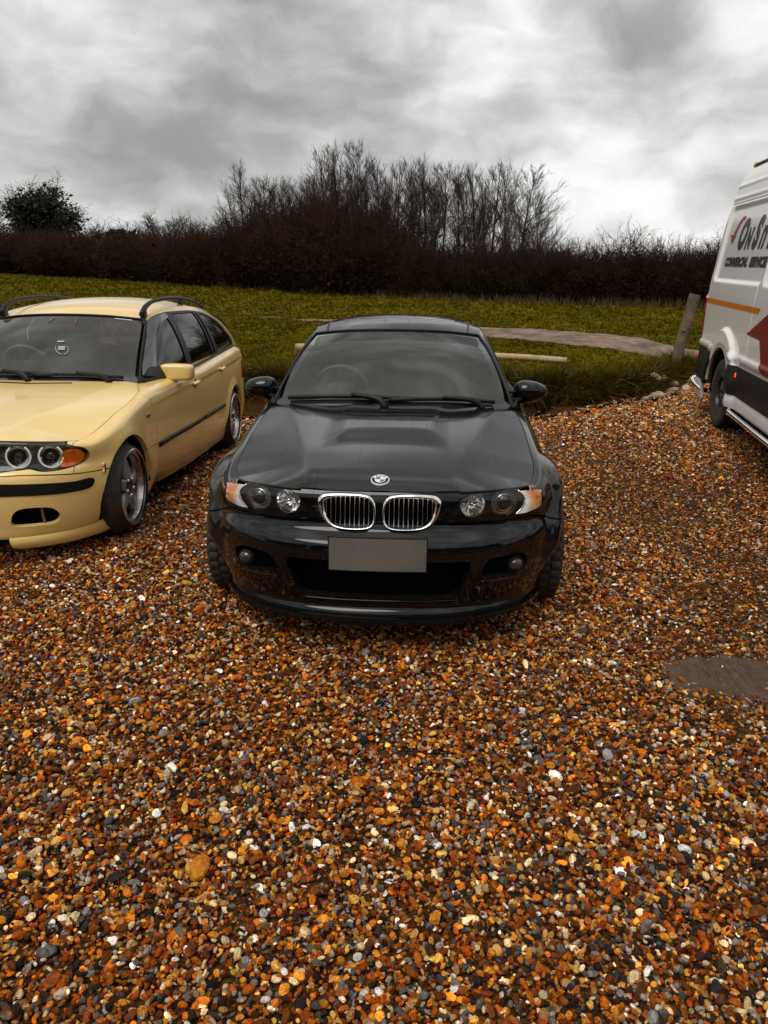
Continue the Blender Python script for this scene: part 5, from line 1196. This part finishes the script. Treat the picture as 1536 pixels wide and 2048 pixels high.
# printed livery, a thin film on the side
ORANGE = mat('orange_vinyl', (.62, .185, .006), rough=.35); RED = mat('red_vinyl', (.21, .008, .010), rough=.35); INK = mat('black_vinyl', (.014, .014, .015), rough=.35); REDINK = mat('red_ink', (.28, .022, .018), rough=.4)
def decal(P_, name, m, off=.0015):
    q = clip(FULL, lambda V: sdpoly(V[:, 1], V[:, 2], P_)); q.V[:, 0] -= off; q.build(name, m, van)
FULL = clip(side, lambda V: 3 + 0*V[:, 0])
decal(np.array([(1.56, 1.250), (1.56, 1.303), (-.70, 1.303), (-.62, 1.250)]), 'orange_stripe', ORANGE)
decal(np.array([(-.333, 1.049), (-.95, 1.275), (-1.45, 1.47), (-1.95, 1.47), (-2.6, .76), (-1.08, .76), (-.957, .83), (-.80, 1.036)]), 'red_chevron', RED)
def lett(txt, y0, z0, size, m, wx=1.0, shear=.0, bold=.0):
    """Raised-film letter that follows the tumblehome; y0 is the rear (left-hand) end of the word."""
    fc = bpy.data.curves.new('lettering', 'FONT'); fc.body = txt; fc.size = size; fc.shear = shear; fc.offset = bold; fc.resolution_u = 3; fc.extrude = 0; fc.space_character = 1.0
    fo = bpy.data.objects.new('lettering', fc); COL.objects.link(fo); dg = bpy.context.evaluated_depsgraph_get(); me = bpy.data.meshes.new_from_object(fo.evaluated_get(dg)); COL.objects.unlink(fo); bpy.data.objects.remove(fo)
    V = np.zeros(len(me.vertices)*3); me.vertices.foreach_get('co', V); V = V.reshape(-1, 3); Fs = [tuple(p.vertices) for p in me.polygons]
    y = y0 - V[:, 0]*wx; z = z0 + V[:, 1]; q = MB(np.stack([vside(y, z) - .003, y, z], -1), Fs); q.build('lettering', m, van, smooth=False); return y0 - V[:, 0].max()*wx
lett('O', .87, 1.84, .385, INK, .88, .30, .025); lett('N', .545, 1.835, .255, INK, .90, .30, .019); lett('S', .275, 1.84, .385, INK, .90, .30, .026)
for c, y_ in (('I', .03), ('T', -.035), ('E', -.255)): lett(c, y_, 1.835, .255, INK, .90, .30, .019)
e_ = lett('COMMERCIAL', 1.20, 1.658, .118, INK, 1.25, .22, .0095); lett('SERVICES', e_ - .075, 1.658, .118, INK, 1.25, .22, .0095)
cv = crspline([(.80, 2.135), (.90, 2.130), (.985, 2.085), (1.045, 2.02), (1.085, 1.965)], 8); wd_ = np.interp(np.linspace(0, 1, len(cv)), [0, .15, 1], [.008, .022, .052])
tg = np.gradient(cv, axis=0); tg /= np.linalg.norm(tg, axis=1, keepdims=True); nr = np.stack([-tg[:, 1], tg[:, 0]], -1); P_ = np.concatenate([cv + nr*wd_[:, None], (cv - nr*wd_[:, None])[::-1]])
decal(P_, 'red_arrow', REDINK, .003); decal(np.array([(1.25, 1.985), (1.12, 1.875), (.985, 1.965)]), 'red_arrow_head', REDINK, .0035)
decal(crspline([(-.52, 1.70), (-.60, 1.75), (-.70, 1.76), (-.82, 1.72), (-.70, 1.70)], 5, True), 'red_swoosh', REDINK, .003)
van.matrix_world = Matrix.Translation((3.47, 7.62, .005)) @ Matrix.Rotation(-th_v, 4, 'Z')
# ---------------------------------------------------------------- bare winter trees
BARK = ground_mat('bark', [(.3, (.012, .009, .007)), (.55, (.030, .022, .017)), (.75, (.060, .046, .036))], 9, (40, .01))
TWIG = mat('twig', (.046, .031, .022), rough=.9, spec=.1, noise=(.8, .4, (.070, .044, .030)))
REDTWIG = mat('hedge_twig', (.032, .017, .010), rough=.9, spec=.1, noise=(.6, .4, (.060, .030, .016)))
DEADLEAF = mat('dead_leaf', (.018, .010, .005), rough=.9, spec=.05, noise=(.9, .5, (.038, .019, .008)))
IVY = mat('ivy_leaf', (.010, .013, .007), rough=.6, noise=(1.5, .5, (.020, .022, .011)))
STRAW = mat('dry_straw', (.16, .10, .045), rough=.9, noise=(3, .5))
def prisms(P, r0, r1, sides=3):
    """P: (n, k, 3) polylines -> tapered prisms, one MB."""
    n, k = P.shape[:2]; t = np.gradient(P, axis=1); t /= np.maximum(np.linalg.norm(t, axis=2, keepdims=True), 1e-9)
    ref = np.where(np.abs(t[..., 2:3]) > .9, np.array([1., 0, 0]), np.array([0, 0, 1.])); a = np.cross(t, ref); a /= np.maximum(np.linalg.norm(a, axis=2, keepdims=True), 1e-9); b = np.cross(a, t)
    rad = (r0[:, None]*(1 - np.linspace(0, 1, k)) + r1[:, None]*np.linspace(0, 1, k))[..., None, None]; an = np.arange(sides)/sides*2*np.pi
    V = P[:, :, None] + rad*(np.cos(an)[None, None, :, None]*a[:, :, None] + np.sin(an)[None, None, :, None]*b[:, :, None])
    i = np.arange(n*k*sides).reshape(n, k, sides); q = np.stack([i[:, :-1], np.roll(i, -1, 2)[:, :-1], np.roll(i, -1, 2)[:, 1:], i[:, 1:]], -1).reshape(-1, 4)
    return MB(V.reshape(-1, 3), q.tolist())
def shoots(r_, base, direc, length, k, wander, up):
    """Grow polylines: base (n,3), direc (n,3), length (n,)."""
    n = len(base); P = np.zeros((n, k, 3)); P[:, 0] = base; d = direc/np.linalg.norm(direc, axis=1, keepdims=True)
    for j in range(1, k):
        d = d + r_.normal(0, wander, (n, 3)) + [0, 0, up]; d /= np.linalg.norm(d, axis=1, keepdims=True); P[:, j] = P[:, j-1] + d*(length/(k - 1))[:, None]
    return P
def along(r_, P, per, lo=.15, hi=1.0):
    """Pick points and tangents along each polyline."""
    n, k = P.shape[:2]; t = r_.uniform(lo, hi, (n, per)); f = t*(k - 1); i = np.minimum(f.astype(int), k - 2); w = (f - i)[..., None]; ar = np.arange(n)[:, None]
    A, B_ = P[ar, i], P[ar, i + 1]; return (A*(1 - w) + B_*w).reshape(-1, 3), (B_ - A).reshape(-1, 3), t.ravel(), np.repeat(np.arange(n), per)
def spread(r_, T, ang, jit=.35):
    """Unit directions leaving tangents T at about ang radians."""
    T = T/np.maximum(np.linalg.norm(T, axis=1, keepdims=True), 1e-9); x = r_.normal(size=T.shape); x -= (x*T).sum(1, keepdims=True)*T; x /= np.linalg.norm(x, axis=1, keepdims=True)
    a = ang*(1 + r_.normal(0, jit, len(T)))[:, None]; return np.cos(a)*T + np.sin(a)*x
def leaves(r_, C, size, jit=.5):
    n = len(C); a = r_.normal(size=(n, 3)); a /= np.linalg.norm(a, axis=1, keepdims=True); b = np.cross(a, r_.normal(size=(n, 3))); b /= np.linalg.norm(b, axis=1, keepdims=True)
    s_ = size*np.exp(r_.normal(0, jit, n))[:, None]; V = np.stack([C + a*s_, C + b*s_*.6, C - a*s_, C - b*s_*.6], 1).reshape(-1, 3); return MB(V, np.arange(4*n).reshape(-1, 4).tolist())
def upswept(seed, H=7.0, nb=34, wide=1.0):
    """Slender upswept tree -> (trunk, crown)."""
    r_ = np.random.default_rng(seed); tr = shoots(r_, np.zeros((1, 3)), np.array([[r_.normal(0, .04), r_.normal(0, .04), 1.]]), np.array([H]), 9, .035, .06)
    A, T, t, _ = along(r_, tr, nb, .12, .93); L1 = H*(.50*(1 - t)**.8 + .09)*r_.uniform(.7, 1.15, nb); d = spread(r_, T, .52*wide, .3); b1 = shoots(r_, A, d, L1, 6, .06, .13/max(1, wide))
    A2, T2, t2, o = along(r_, b1, 9, .15, .98); L2 = L1[o]*r_.uniform(.25, .5, len(o))*(1.1 - .5*t2); b2 = shoots(r_, A2, spread(r_, T2, .52), L2, 4, .08, .09)
    A3, T3, t3, o3 = along(r_, b2, 7, .1, 1.0); L3 = np.clip(L2[o3]*r_.uniform(.35, .85, len(o3)), .16, .8); b3 = shoots(r_, A3, spread(r_, T3, .52), L3, 3, .09, .06)
    trunk = prisms(tr, np.array([.011*H]), np.array([.0012*H]), 7); crown = prisms(b1, .0034*H*(1.1 - .7*t), np.full(nb, .007)); crown.add(prisms(b2, np.full(len(L2), .0080), np.full(len(L2), .0038))); crown.add(prisms(b3, np.full(len(L3), .0040), np.full(len(L3), .0024)))
    return trunk, crown
def round_tree(seed, H=9.0, R0=4.2, ivy=0):
    r_ = np.random.default_rng(seed); h0 = .28*H; tr = shoots(r_, np.zeros((1, 3)), np.array([[.03, 0, 1.]]), np.array([h0*1.6]), 5, .05, .1)
    n1 = 11; A = tr[0, r_.integers(2, 5, n1)]; d = np.stack([r_.normal(0, .75, n1), r_.normal(0, .75, n1), r_.uniform(.35, 1.1, n1)], -1); L1 = R0*r_.uniform(.75, 1.1, n1); b1 = shoots(r_, A, d, L1, 7, .16, .08)
    A2, T2, t2, o = along(r_, b1, 9, .2, 1.0); L2 = L1[o]*r_.uniform(.25, .5, len(o)); b2 = shoots(r_, A2, spread(r_, T2, .8), L2, 5, .18, .06)
    A3, T3, t3, o3 = along(r_, b2, 7, .2, 1.0); L3 = L2[o3]*r_.uniform(.3, .6, len(o3)); b3 = shoots(r_, A3, spread(r_, T3, .75), L3, 4, .2, .04)
    A4, T4, t4, o4 = along(r_, b3, 3, .3, 1.0); L4 = L3[o4]*r_.uniform(.35, .7, len(o4)); b4 = shoots(r_, A4, spread(r_, T4, .7), L4, 3, .2, .02)
    trunk = prisms(tr, np.array([.26]), np.array([.13]), 8); trunk.add(prisms(b1, np.full(n1, .13), np.full(n1, .03), 5)); crown = prisms(b2, np.full(len(L2), .04), np.full(len(L2), .014)); crown.add(prisms(b3, np.full(len(L3), .018), np.full(len(L3), .009))); crown.add(prisms(b4, np.full(len(L4), .012), np.full(len(L4), .007)))
    lv = None
    if ivy:
        C = b1[r_.integers(0, n1, ivy), r_.integers(1, 6, ivy)] + r_.normal(0, .55, (ivy, 3)); C = np.concatenate([C, A2[r_.integers(0, len(A2), ivy//2)]*.8 + np.array([0, 0, .2*H]) + r_.normal(0, .5, (ivy//2, 3))]); lv = leaves(r_, C, .105)
    return trunk, crown, lv
def shrub(seed, H=3.0, Wd=1.5, nst=46, leaf=900, arch=0):
    r_ = np.random.default_rng(seed); base = np.stack([r_.normal(0, Wd*.33, nst), r_.normal(0, Wd*.25, nst), np.zeros(nst)], -1); d = np.stack([r_.normal(0, .28, nst), r_.normal(0, .28, nst), np.ones(nst)], -1)
    L1 = H*r_.uniform(.6, 1.05, nst); b1 = shoots(r_, base, d, L1, 7, .12, .03 - arch*.10); A2, T2, t2, o = along(r_, b1, 9, .1, 1.0); L2 = L1[o]*r_.uniform(.16, .38, len(o)); b2 = shoots(r_, A2, spread(r_, T2, .75), L2, 4, .16, .05 - arch*.08)
    A3, T3, t3, o3 = along(r_, b2, 5, .1, 1.0); L3 = L2[o3]*r_.uniform(.3, .7, len(o3)); b3 = shoots(r_, A3, spread(r_, T3, .7), L3, 3, .16, .03)
    st = prisms(b1, np.full(nst, .020), np.full(nst, .007)); tw = prisms(b2, np.full(len(L2), .011), np.full(len(L2), .006)); tw.add(prisms(b3, np.full(len(L3), .0075), np.full(len(L3), .0045)))
    C = np.concatenate([A2[r_.integers(0, len(A2), leaf)]*[1.1, 1.1, .78], ]) + r_.normal(0, .16, (leaf, 3)); C[:, 2] = np.maximum(C[:, 2], .05); return st, tw, leaves(r_, C, .034)
def meshof(q, m, name):
    me = bpy.data.meshes.new(name); me.from_pydata(q.V.tolist(), [], q.F); me.materials.append(m); me.polygons.foreach_set('use_smooth', [True]*len(me.polygons)); return me
def plant(name, meshes, loc, s, rz, label, cat, group=None, lean=0):
    o = empty(name, loc); o.scale = (s[0], s[0], s[1]) if isinstance(s, tuple) else (s, s, s); o.rotation_euler = (lean, 0, rz); tag(o, label, cat, group)
    for nm, me in meshes: c = bpy.data.objects.new(nm, me); COL.objects.link(c); c.parent = o
    return o
# image column -> where the hedge line stands, and the ray geometry of the camera (to set out the planting survey)
CR, SR, CP, SP_ = math.cos(R(.5)), math.sin(R(.5)), math.cos(R(18.5)), math.sin(R(18.5))
def survey(px, py):
    x, y = px - 768, py - 1024; u, v = x*CR + y*SR, -x*SR + y*CR; return np.array([u/1505, CP - SP_*v/1505, -SP_ - CP*v/1505])
def hedge_y(px): return float(np.interp(px, [-250, 20, 440, 700, 1000, 1400, 1800], [95, 72, 43, 35, 30.5, 27.5, 25.5]))
def spot(px, back=0.0):
    d = survey(px, 560); y = hedge_y(px) + back; return np.array([d[0]/d[1]*y, y, float(field_z(np.array(0.), np.array(y)))])
def top_z(px, py, y): d = survey(px, py); return CAM_H + d[2]/d[1]*y
UP = []
for k in range(6):
    t_, c_ = upswept(20 + k, 7.0, 32, (1.0, .9, 1.15, .8, 1.0, 1.3)[k]); UP.append([('trunk', meshof(t_, BARK, 'tree_trunk')), ('crown', meshof(c_, TWIG, 'tree_crown'))])
wt_, wc_ = upswept(60, 7.0, 52, 1.75); WIDE = [('trunk', meshof(wt_, BARK, 'tree_trunk')), ('crown', meshof(wc_, TWIG, 'tree_crown'))]
SH = []
for k, (H_, Wd_, ar) in enumerate(((3, 1.6, 0), (3, 1.9, 0), (3, 1.5, .0), (2.6, 2.0, .7))):
    s_, t_, l_ = shrub(80 + k, H_, Wd_, 54, 4200, ar); SH.append([('stems', meshof(s_, BARK, 'shrub_stems')), ('twigs', meshof(t_, REDTWIG, 'shrub_twigs')), ('leaves', meshof(l_, DEADLEAF, 'shrub_leaves'))])
G_COP, G_HED, G_RH = 'slender bare trees of the copse', 'shrubs of the hedge along the field', 'thorn bushes of the low hedge behind the van'
copse = [(470, 392, 2), (500, 346, 1.5), (528, 368, 3), (560, 372, 1), (590, 368, 4), (618, 362, 2), (652, 318, 3), (684, 312, 2), (712, 303, 1.2), (738, 348, 4), (762, 338, 2.5), (796, 330, 2), (824, 338, 3.5), (852, 336, 1.5), (884, 344, 3), (916, 350, 2), (948, 346, 1.2), (985, 334, 2.2), (1006, 342, 4), (640, 372, 5), (775, 372, 5), (870, 372, 5), (930, 380, 5), (545, 395, 5), (965, 372, 3), (675, 350, 5), (835, 366, 5)]
for k, (px, py, back) in enumerate(copse):
    p = spot(px, back); H_ = top_z(px, py, p[1]) - p[2]; lab = 'slender bare tree with upswept twigs standing in the copse behind the black coupe'
    if k == 8: lab = 'tallest bare tree of the copse, above the roof of the black coupe'
    if k == 0: lab = 'short bare tree at the left end of the copse beside the hedge'
    plant('bare_tree', UP[k % 6], p, (H_/7.0*(1.0 + .12*((k*7) % 5 - 2)/2), H_/7.0), k*2.1, lab, 'tree', G_COP)
for px, py, lab in ((1040, 342, 'broad bare tree fanning out at the right end of the copse'), (1072, 392, 'smaller fanned bare tree leaning out at the right edge of the copse')):
    p = spot(px, 1.5); H_ = top_z(px, py, p[1]) - p[2]; plant('bare_tree', WIDE, p, H_/7.0, px*.7, lab, 'tree', G_COP)
for k, px in enumerate(np.concatenate([np.linspace(452, 1105, 30), np.linspace(470, 1095, 24), np.linspace(520, 1060, 14)])):
    p = spot(px, (.0, 1.6, 3.4)[0 if k < 30 else 1 if k < 54 else 2] + .5*math.sin(k*1.9)); top_ = float(np.interp(px, [440, 470, 520, 600, 700, 750, 800, 860, 1110], [488, 482, 462, 440, 444, 462, 492, 508, 510])) - (0, 16, 26)[0 if k < 30 else 1 if k < 54 else 2]*(1 if px < 770 else .2); H_ = top_z(px, top_ + 13*math.sin(k*2.7), p[1]) - p[2]
    plant('undergrowth_shrub', SH[k % 3], p, (H_/3.0*1.05, H_/3.0), k*1.3, 'dark twiggy shrub in the undergrowth of the copse', 'shrub', 'undergrowth shrubs of the copse')
for k, px in enumerate(np.concatenate([np.linspace(-60, 448, 32), np.linspace(-40, 440, 22)])):
    p = spot(px, (.0 if k < 32 else 2.5) + .5*math.sin(k*1.7)); H_ = top_z(px, (482 if k < 32 else 472) + 6*math.sin(k*2.3) + 6*math.sin(k*.83), p[1]) - p[2]
    plant('hedge_shrub', SH[k % 3], p, (H_/3.0*1.35*(1 + .25*(px < 250)), H_/3.0), k*1.7, 'dark brown bare shrub in the field hedge left of the copse', 'shrub', G_HED)
for k, px in enumerate(np.concatenate([np.linspace(1112, 1470, 17), np.linspace(1120, 1480, 11)])):
    p = spot(px, (0 if k < 17 else 1.6) + .4*math.sin(k*2.2)); H_ = top_z(px, (506 if k < 17 else 516) + 12*math.sin(k*1.9) + 7*math.sin(k*.7), p[1]) - p[2]
    plant('thorn_bush', SH[3 if k % 2 else k % 3], p, (H_/2.7*1.0, H_/2.75), k*2.3, 'arching bare thorn bush in the low hedge between the copse and the van', 'bush', G_RH)
# trees beyond the hedge on the left
t_, c_, l_ = round_tree(7, 9, 4.6, 15000); p = spot(118, 14); k_ = (top_z(118, 384, p[1]) - p[2])/np.percentile(l_.V[:, 2], 99.3)
ivy_tree = plant('ivy_clad_tree', [('trunk', meshof(t_, BARK, 'tree_trunk')), ('crown', meshof(c_, TWIG, 'tree_crown')), ('ivy', meshof(l_, IVY, 'tree_ivy'))], p, (k_*1.28, k_), 0, 'big round tree with a dark ivy-filled crown above the hedge', 'tree')
t_, c_, _ = round_tree(11, 9, 4.6); RT = [('trunk', meshof(t_, BARK, 'tree_trunk')), ('crown', meshof(c_, TWIG, 'tree_crown'))]
for px, py, back, lab in ((-22, 392, 10, 'bare spreading tree cut by the photo edge left of the ivy tree'), (325, 431, 30, 'bare round-crowned tree over the hedge left of the copse'), (352, 437, 36, 'second bare round tree behind the round-crowned one over the hedge'), (402, 441, 22, 'small bare tree between the round-crowned trees and the copse'), (190, 452, 20, 'low bare tree at the right foot of the ivy tree')):
    p = spot(px, back); k_ = 1.22*(top_z(px, py, p[1]) - p[2])/c_.V[:, 2].max(); plant('bare_tree', RT, p, k_, px*.31, lab, 'tree')
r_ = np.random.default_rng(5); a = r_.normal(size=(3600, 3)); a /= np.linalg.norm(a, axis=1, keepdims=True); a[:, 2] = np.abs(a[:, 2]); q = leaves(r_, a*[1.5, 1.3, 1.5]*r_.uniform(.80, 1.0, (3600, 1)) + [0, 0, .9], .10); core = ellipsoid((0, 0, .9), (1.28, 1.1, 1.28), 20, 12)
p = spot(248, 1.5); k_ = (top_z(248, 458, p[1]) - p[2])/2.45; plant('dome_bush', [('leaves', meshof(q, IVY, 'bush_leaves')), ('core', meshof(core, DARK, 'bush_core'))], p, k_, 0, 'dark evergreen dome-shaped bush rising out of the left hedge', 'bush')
for px, w in ((1240, 1.3), (900, 1.0), (1170, .9)):
    pass
# straw tufts along the foot of the hedge
S_ = [];
for px in np.linspace(-40, 1440, 420):
    p = spot(px + rng.normal(0, 4), -.9 + rng.normal(0, .25)); S_.append(p)
S_ = np.array(S_); b_ = np.repeat(S_, 9, 0) + rng.normal(0, .16, (len(S_)*9, 3))*[1, 1, 0]; P_ = shoots(rng, b_, np.stack([rng.normal(0, .35, len(b_)), rng.normal(0, .35, len(b_)), np.ones(len(b_))], -1), rng.uniform(.12, .42, len(b_)), 3, .1, -.12)
prisms(P_, np.full(len(b_), .012), np.full(len(b_), .004)).build('hedge_foot_grass', STRAW)['kind'] = 'stuff'
# tree belt across the lane behind the photographer (it is what the glossy panels mirror low down)
B_ = MB()
for k in range(34):
    c = np.array([-34 + k*2.1 + rng.normal(0, .5), -15 + rng.normal(0, 1.2) - .012*(k - 17)**2*0, 0]); H_ = rng.uniform(5.5, 8.0); C = rng.normal(0, 1, (420, 3)); C /= np.linalg.norm(C, axis=1, keepdims=True); B_.add(leaves(rng, C*[1.6, 1.4, H_/2.1]*rng.uniform(.75, 1, (420, 1)) + c + [0, 0, H_/2], .42))
B_.build('tree_belt', DEADLEAF)['kind'] = 'stuff'

# ---------------------------------------------------------------- turf
GRASS = tint_mat('grass_blade', .9, .02, (3, .2))
def tuft(seed, nb, h, w, lean):
    r_ = np.random.default_rng(seed); M_ = MB()
    for _ in range(nb):
        a = r_.uniform(0, 6.28); d = np.array([math.cos(a), math.sin(a), 0]); s_ = np.array([-d[1], d[0], 0])*w*r_.uniform(.6, 1.2); b = d*r_.uniform(0, .5)*h*.8; H_ = h*r_.uniform(.5, 1.1); l_ = lean*H_*r_.uniform(.3, 1.4)
        M_.add(np.array([b - s_, b + s_, b + d*l_*.4 + [0, 0, H_*.6] + s_*.7, b + d*l_*.4 + [0, 0, H_*.6] - s_*.7, b + d*l_ + [0, 0, H_*(1 - .25*lean)]]), [(0, 1, 2, 3), (3, 2, 4)])
    return M_
TU = [(tuft(k, 9, .042, .0036, .9), GRASS) for k in range(5)]
pp = []
for y0, y1, dens, s0 in ((9.7, 12.5, 620, 1.0), (12.5, 16, 330, 1.2), (16, 22, 150, 1.6), (22, 34, 42, 2.3), (34, 60, 12, 3.4), (60, 84, 5, 4.6)):
    hw0, hw1 = 4 + .42*y1, 2.5 + .50*y1; n = int(dens*(y1 - y0)*(hw0 + hw1)); x = rng.uniform(-hw0, hw1, n); y = rng.uniform(y0, y1, n)
    keep = (bank_d(x, y) > .22 - .06*rng.random(n)) & (path_d(x, y) < -.02 + .08*rng.random(n)*(rng.random(n) < .5)); x, y = x[keep], y[keep]; pp.append(np.stack([x, y, land_z(x, y), s0*rng.uniform(.6, 1.3, len(x))], -1))
pp = np.concatenate(pp); n = len(pp); w_ = np.clip(.5 + .32*wob(pp[:, 0], pp[:, 1], .8, 1) + .30*wob(pp[:, 0], pp[:, 1], 3.1, 2) + .22*wob(pp[:, 1], pp[:, 0], 7.3, 4), 0, 1.2)
cols = np.array([(.102, .084, .002), (.145, .108, .004), (.058, .053, .001), (.20, .145, .022)]); c_ = cols[rng.choice(4, n, p=[.38, .30, .22, .10])]*(.62 + .76*w_)[:, None]*np.stack([.92 + .16*w_, np.ones(n), np.ones(n)], -1)*np.exp(rng.normal(0, .18, n))[:, None]
scatter('grass', pp[:, :3], np.stack([rng.normal(0, .15, n), rng.normal(0, .15, n), rng.uniform(0, 6.28, n)], -1), pp[:, 3:4]*np.ones((1, 3)), rng.integers(0, 5, n), np.concatenate([c_, np.ones((n, 1))], 1), TU); print('tufts', n)
# shaggy edge of the bank: overhanging dead grass and roots
HG = [(tuft(40 + k, 12, .17, .0045, 1.7), GRASS) for k in range(4)]
n = 11000; x = rng.uniform(-9, 5.2, n); yb = np.interp(x, BANK[:, 0], BANK[:, 1]); off = .07 + .60*rng.random(n)**1.5; y = yb + off; k = bank_d(x, y) > .0; x, y = x[k], y[k]; n = len(x); d_ = bank_d(x, y)
cols = np.array([(.062, .054, .004), (.040, .026, .006), (.082, .072, .004), (.20, .125, .042), (.012, .009, .003)]); c_ = cols[rng.choice(5, n, p=[.27, .27, .22, .08, .16])]*np.exp(rng.normal(0, .25, n))[:, None]
scatter('bank_grass', np.stack([x, y, land_z(x, y)], -1), np.stack([np.where(d_ < .17, 1.75, np.where(d_ < .28, .95, .25)) + rng.normal(0, .35, n), rng.normal(0, .4, n), rng.normal(0, .5, n)], -1), rng.uniform(.45, 1.1, (n, 1))*np.ones((1, 3)), rng.integers(0, 4, n), np.concatenate([c_, np.ones((n, 1))], 1), HG)

# pale roots hanging out of the cut face
n = 170; x = rng.uniform(-6, 4.0, n); y = np.interp(x, BANK[:, 0], BANK[:, 1]) + rng.uniform(.02, .14, n); rt_ = shoots(rng, np.stack([x, y - .02, land_z(x, y) + rng.uniform(.0, .05, n)], -1), np.stack([rng.normal(0, .5, n), np.full(n, -.7), rng.normal(-.3, .4, n)], -1), rng.uniform(.10, .34, n), 6, .35, -.22)
prisms(rt_, np.full(n, .0055), np.full(n, .002), 4).build('bank_roots', STRAW)['kind'] = 'stuff'

# ---------------------------------------------------------------- post, pole and flints
WOOD = ground_mat('weathered_wood', [(.3, (.085, .062, .040)), (.5, (.15, .115, .078)), (.7, (.22, .175, .125))], 7, (30, .006)); PALEWOOD = ground_mat('pale_wood', [(.3, (.20, .14, .07)), (.5, (.44, .33, .18)), (.75, (.60, .48, .31))], 5, (40, .006))
pb = np.array([4.36, 11.45, float(land_z(np.array(4.36), np.array(11.45))) - .05]); post = tag(empty('wooden_post', pb), 'weathered round wooden post leaning beside the white van', 'post')
pth = curve3([(0, 0, -.1), (.03, 0, .35), (.095, 0, .75), (.16, .0, 1.13)], 14); tube(pth, np.linspace(.074, .082, 14)*(1 + .04*np.sin(np.arange(14)*1.7)), 16).build('shaft', WOOD, post, angle=50)
ellipsoid((.035, -.072, .62), (.03, .016, .025), 10, 6).build('knot', WOOD, post)
lp = tag(empty('timber_rail', (0, 0, 0)), 'long pale round timber lying in the grass behind the black coupe', 'log')
a0, b0 = np.array([-1.52, 13.08]), np.array([2.75, 11.55]); tl_ = np.linspace(0, 1, 30); P_ = np.stack([a0[0] + (b0[0] - a0[0])*tl_, a0[1] + (b0[1] - a0[1])*tl_, 0*tl_], -1); P_[:, 2] = land_z(P_[:, 0], P_[:, 1]) + .055 + .008*np.sin(tl_*9)
tube(P_, .062*(1 - .25*tl_), 12).build('timber', PALEWOOD, lp, angle=50)
FL = mat('flint_white', (.56, .46, .28), rough=.6, noise=(9, .5, (.30, .22, .12)), bump=(14, .6, .02))
for k, (px_, py_, s_) in enumerate(((3.62, 10.25, .11), (3.78, 10.42, .14), (3.90, 10.30, .09), (4.0, 10.62, .13), (3.52, 9.92, .10), (3.66, 9.98, .08), (4.12, 10.8, .10), (4.2, 10.55, .07), (3.42, 9.75, .07))):
    r_ = np.random.default_rng(300 + k); V = ico(3).V; q = MB(V*lump(V, r_, .30, 2.2)[:, None]*[1, .7, .5]*s_, ico(3).F); o = q.build('flint_stone', FL); o.location = (px_, py_, float(land_z(np.array(px_), np.array(py_))) + s_*.3); o.rotation_euler = (r_.normal(0, .3), r_.normal(0, .3), r_.uniform(0, 6))
    tag(o, 'pale knobbly flint stone lying at the right end of the grass bank', 'stone', 'flint stones at the end of the bank')
# foot-to-top extras: creased soil clods at the bank foot
n = 260; x = rng.uniform(-6, 4.2, n); y = np.interp(x, BANK[:, 0], BANK[:, 1]) - rng.uniform(-.05, .35, n)**1.0; q = MB(); b2_ = ico(1)
for i in range(n):
    s_ = rng.uniform(.012, .05); q.add(b2_.V*s_*[1, .8, .6]*rng.uniform(.7, 1.3, (len(b2_.V), 1)) + [x[i], y[i], float(land_z(x[i], y[i])) + s_*.3], b2_.F)
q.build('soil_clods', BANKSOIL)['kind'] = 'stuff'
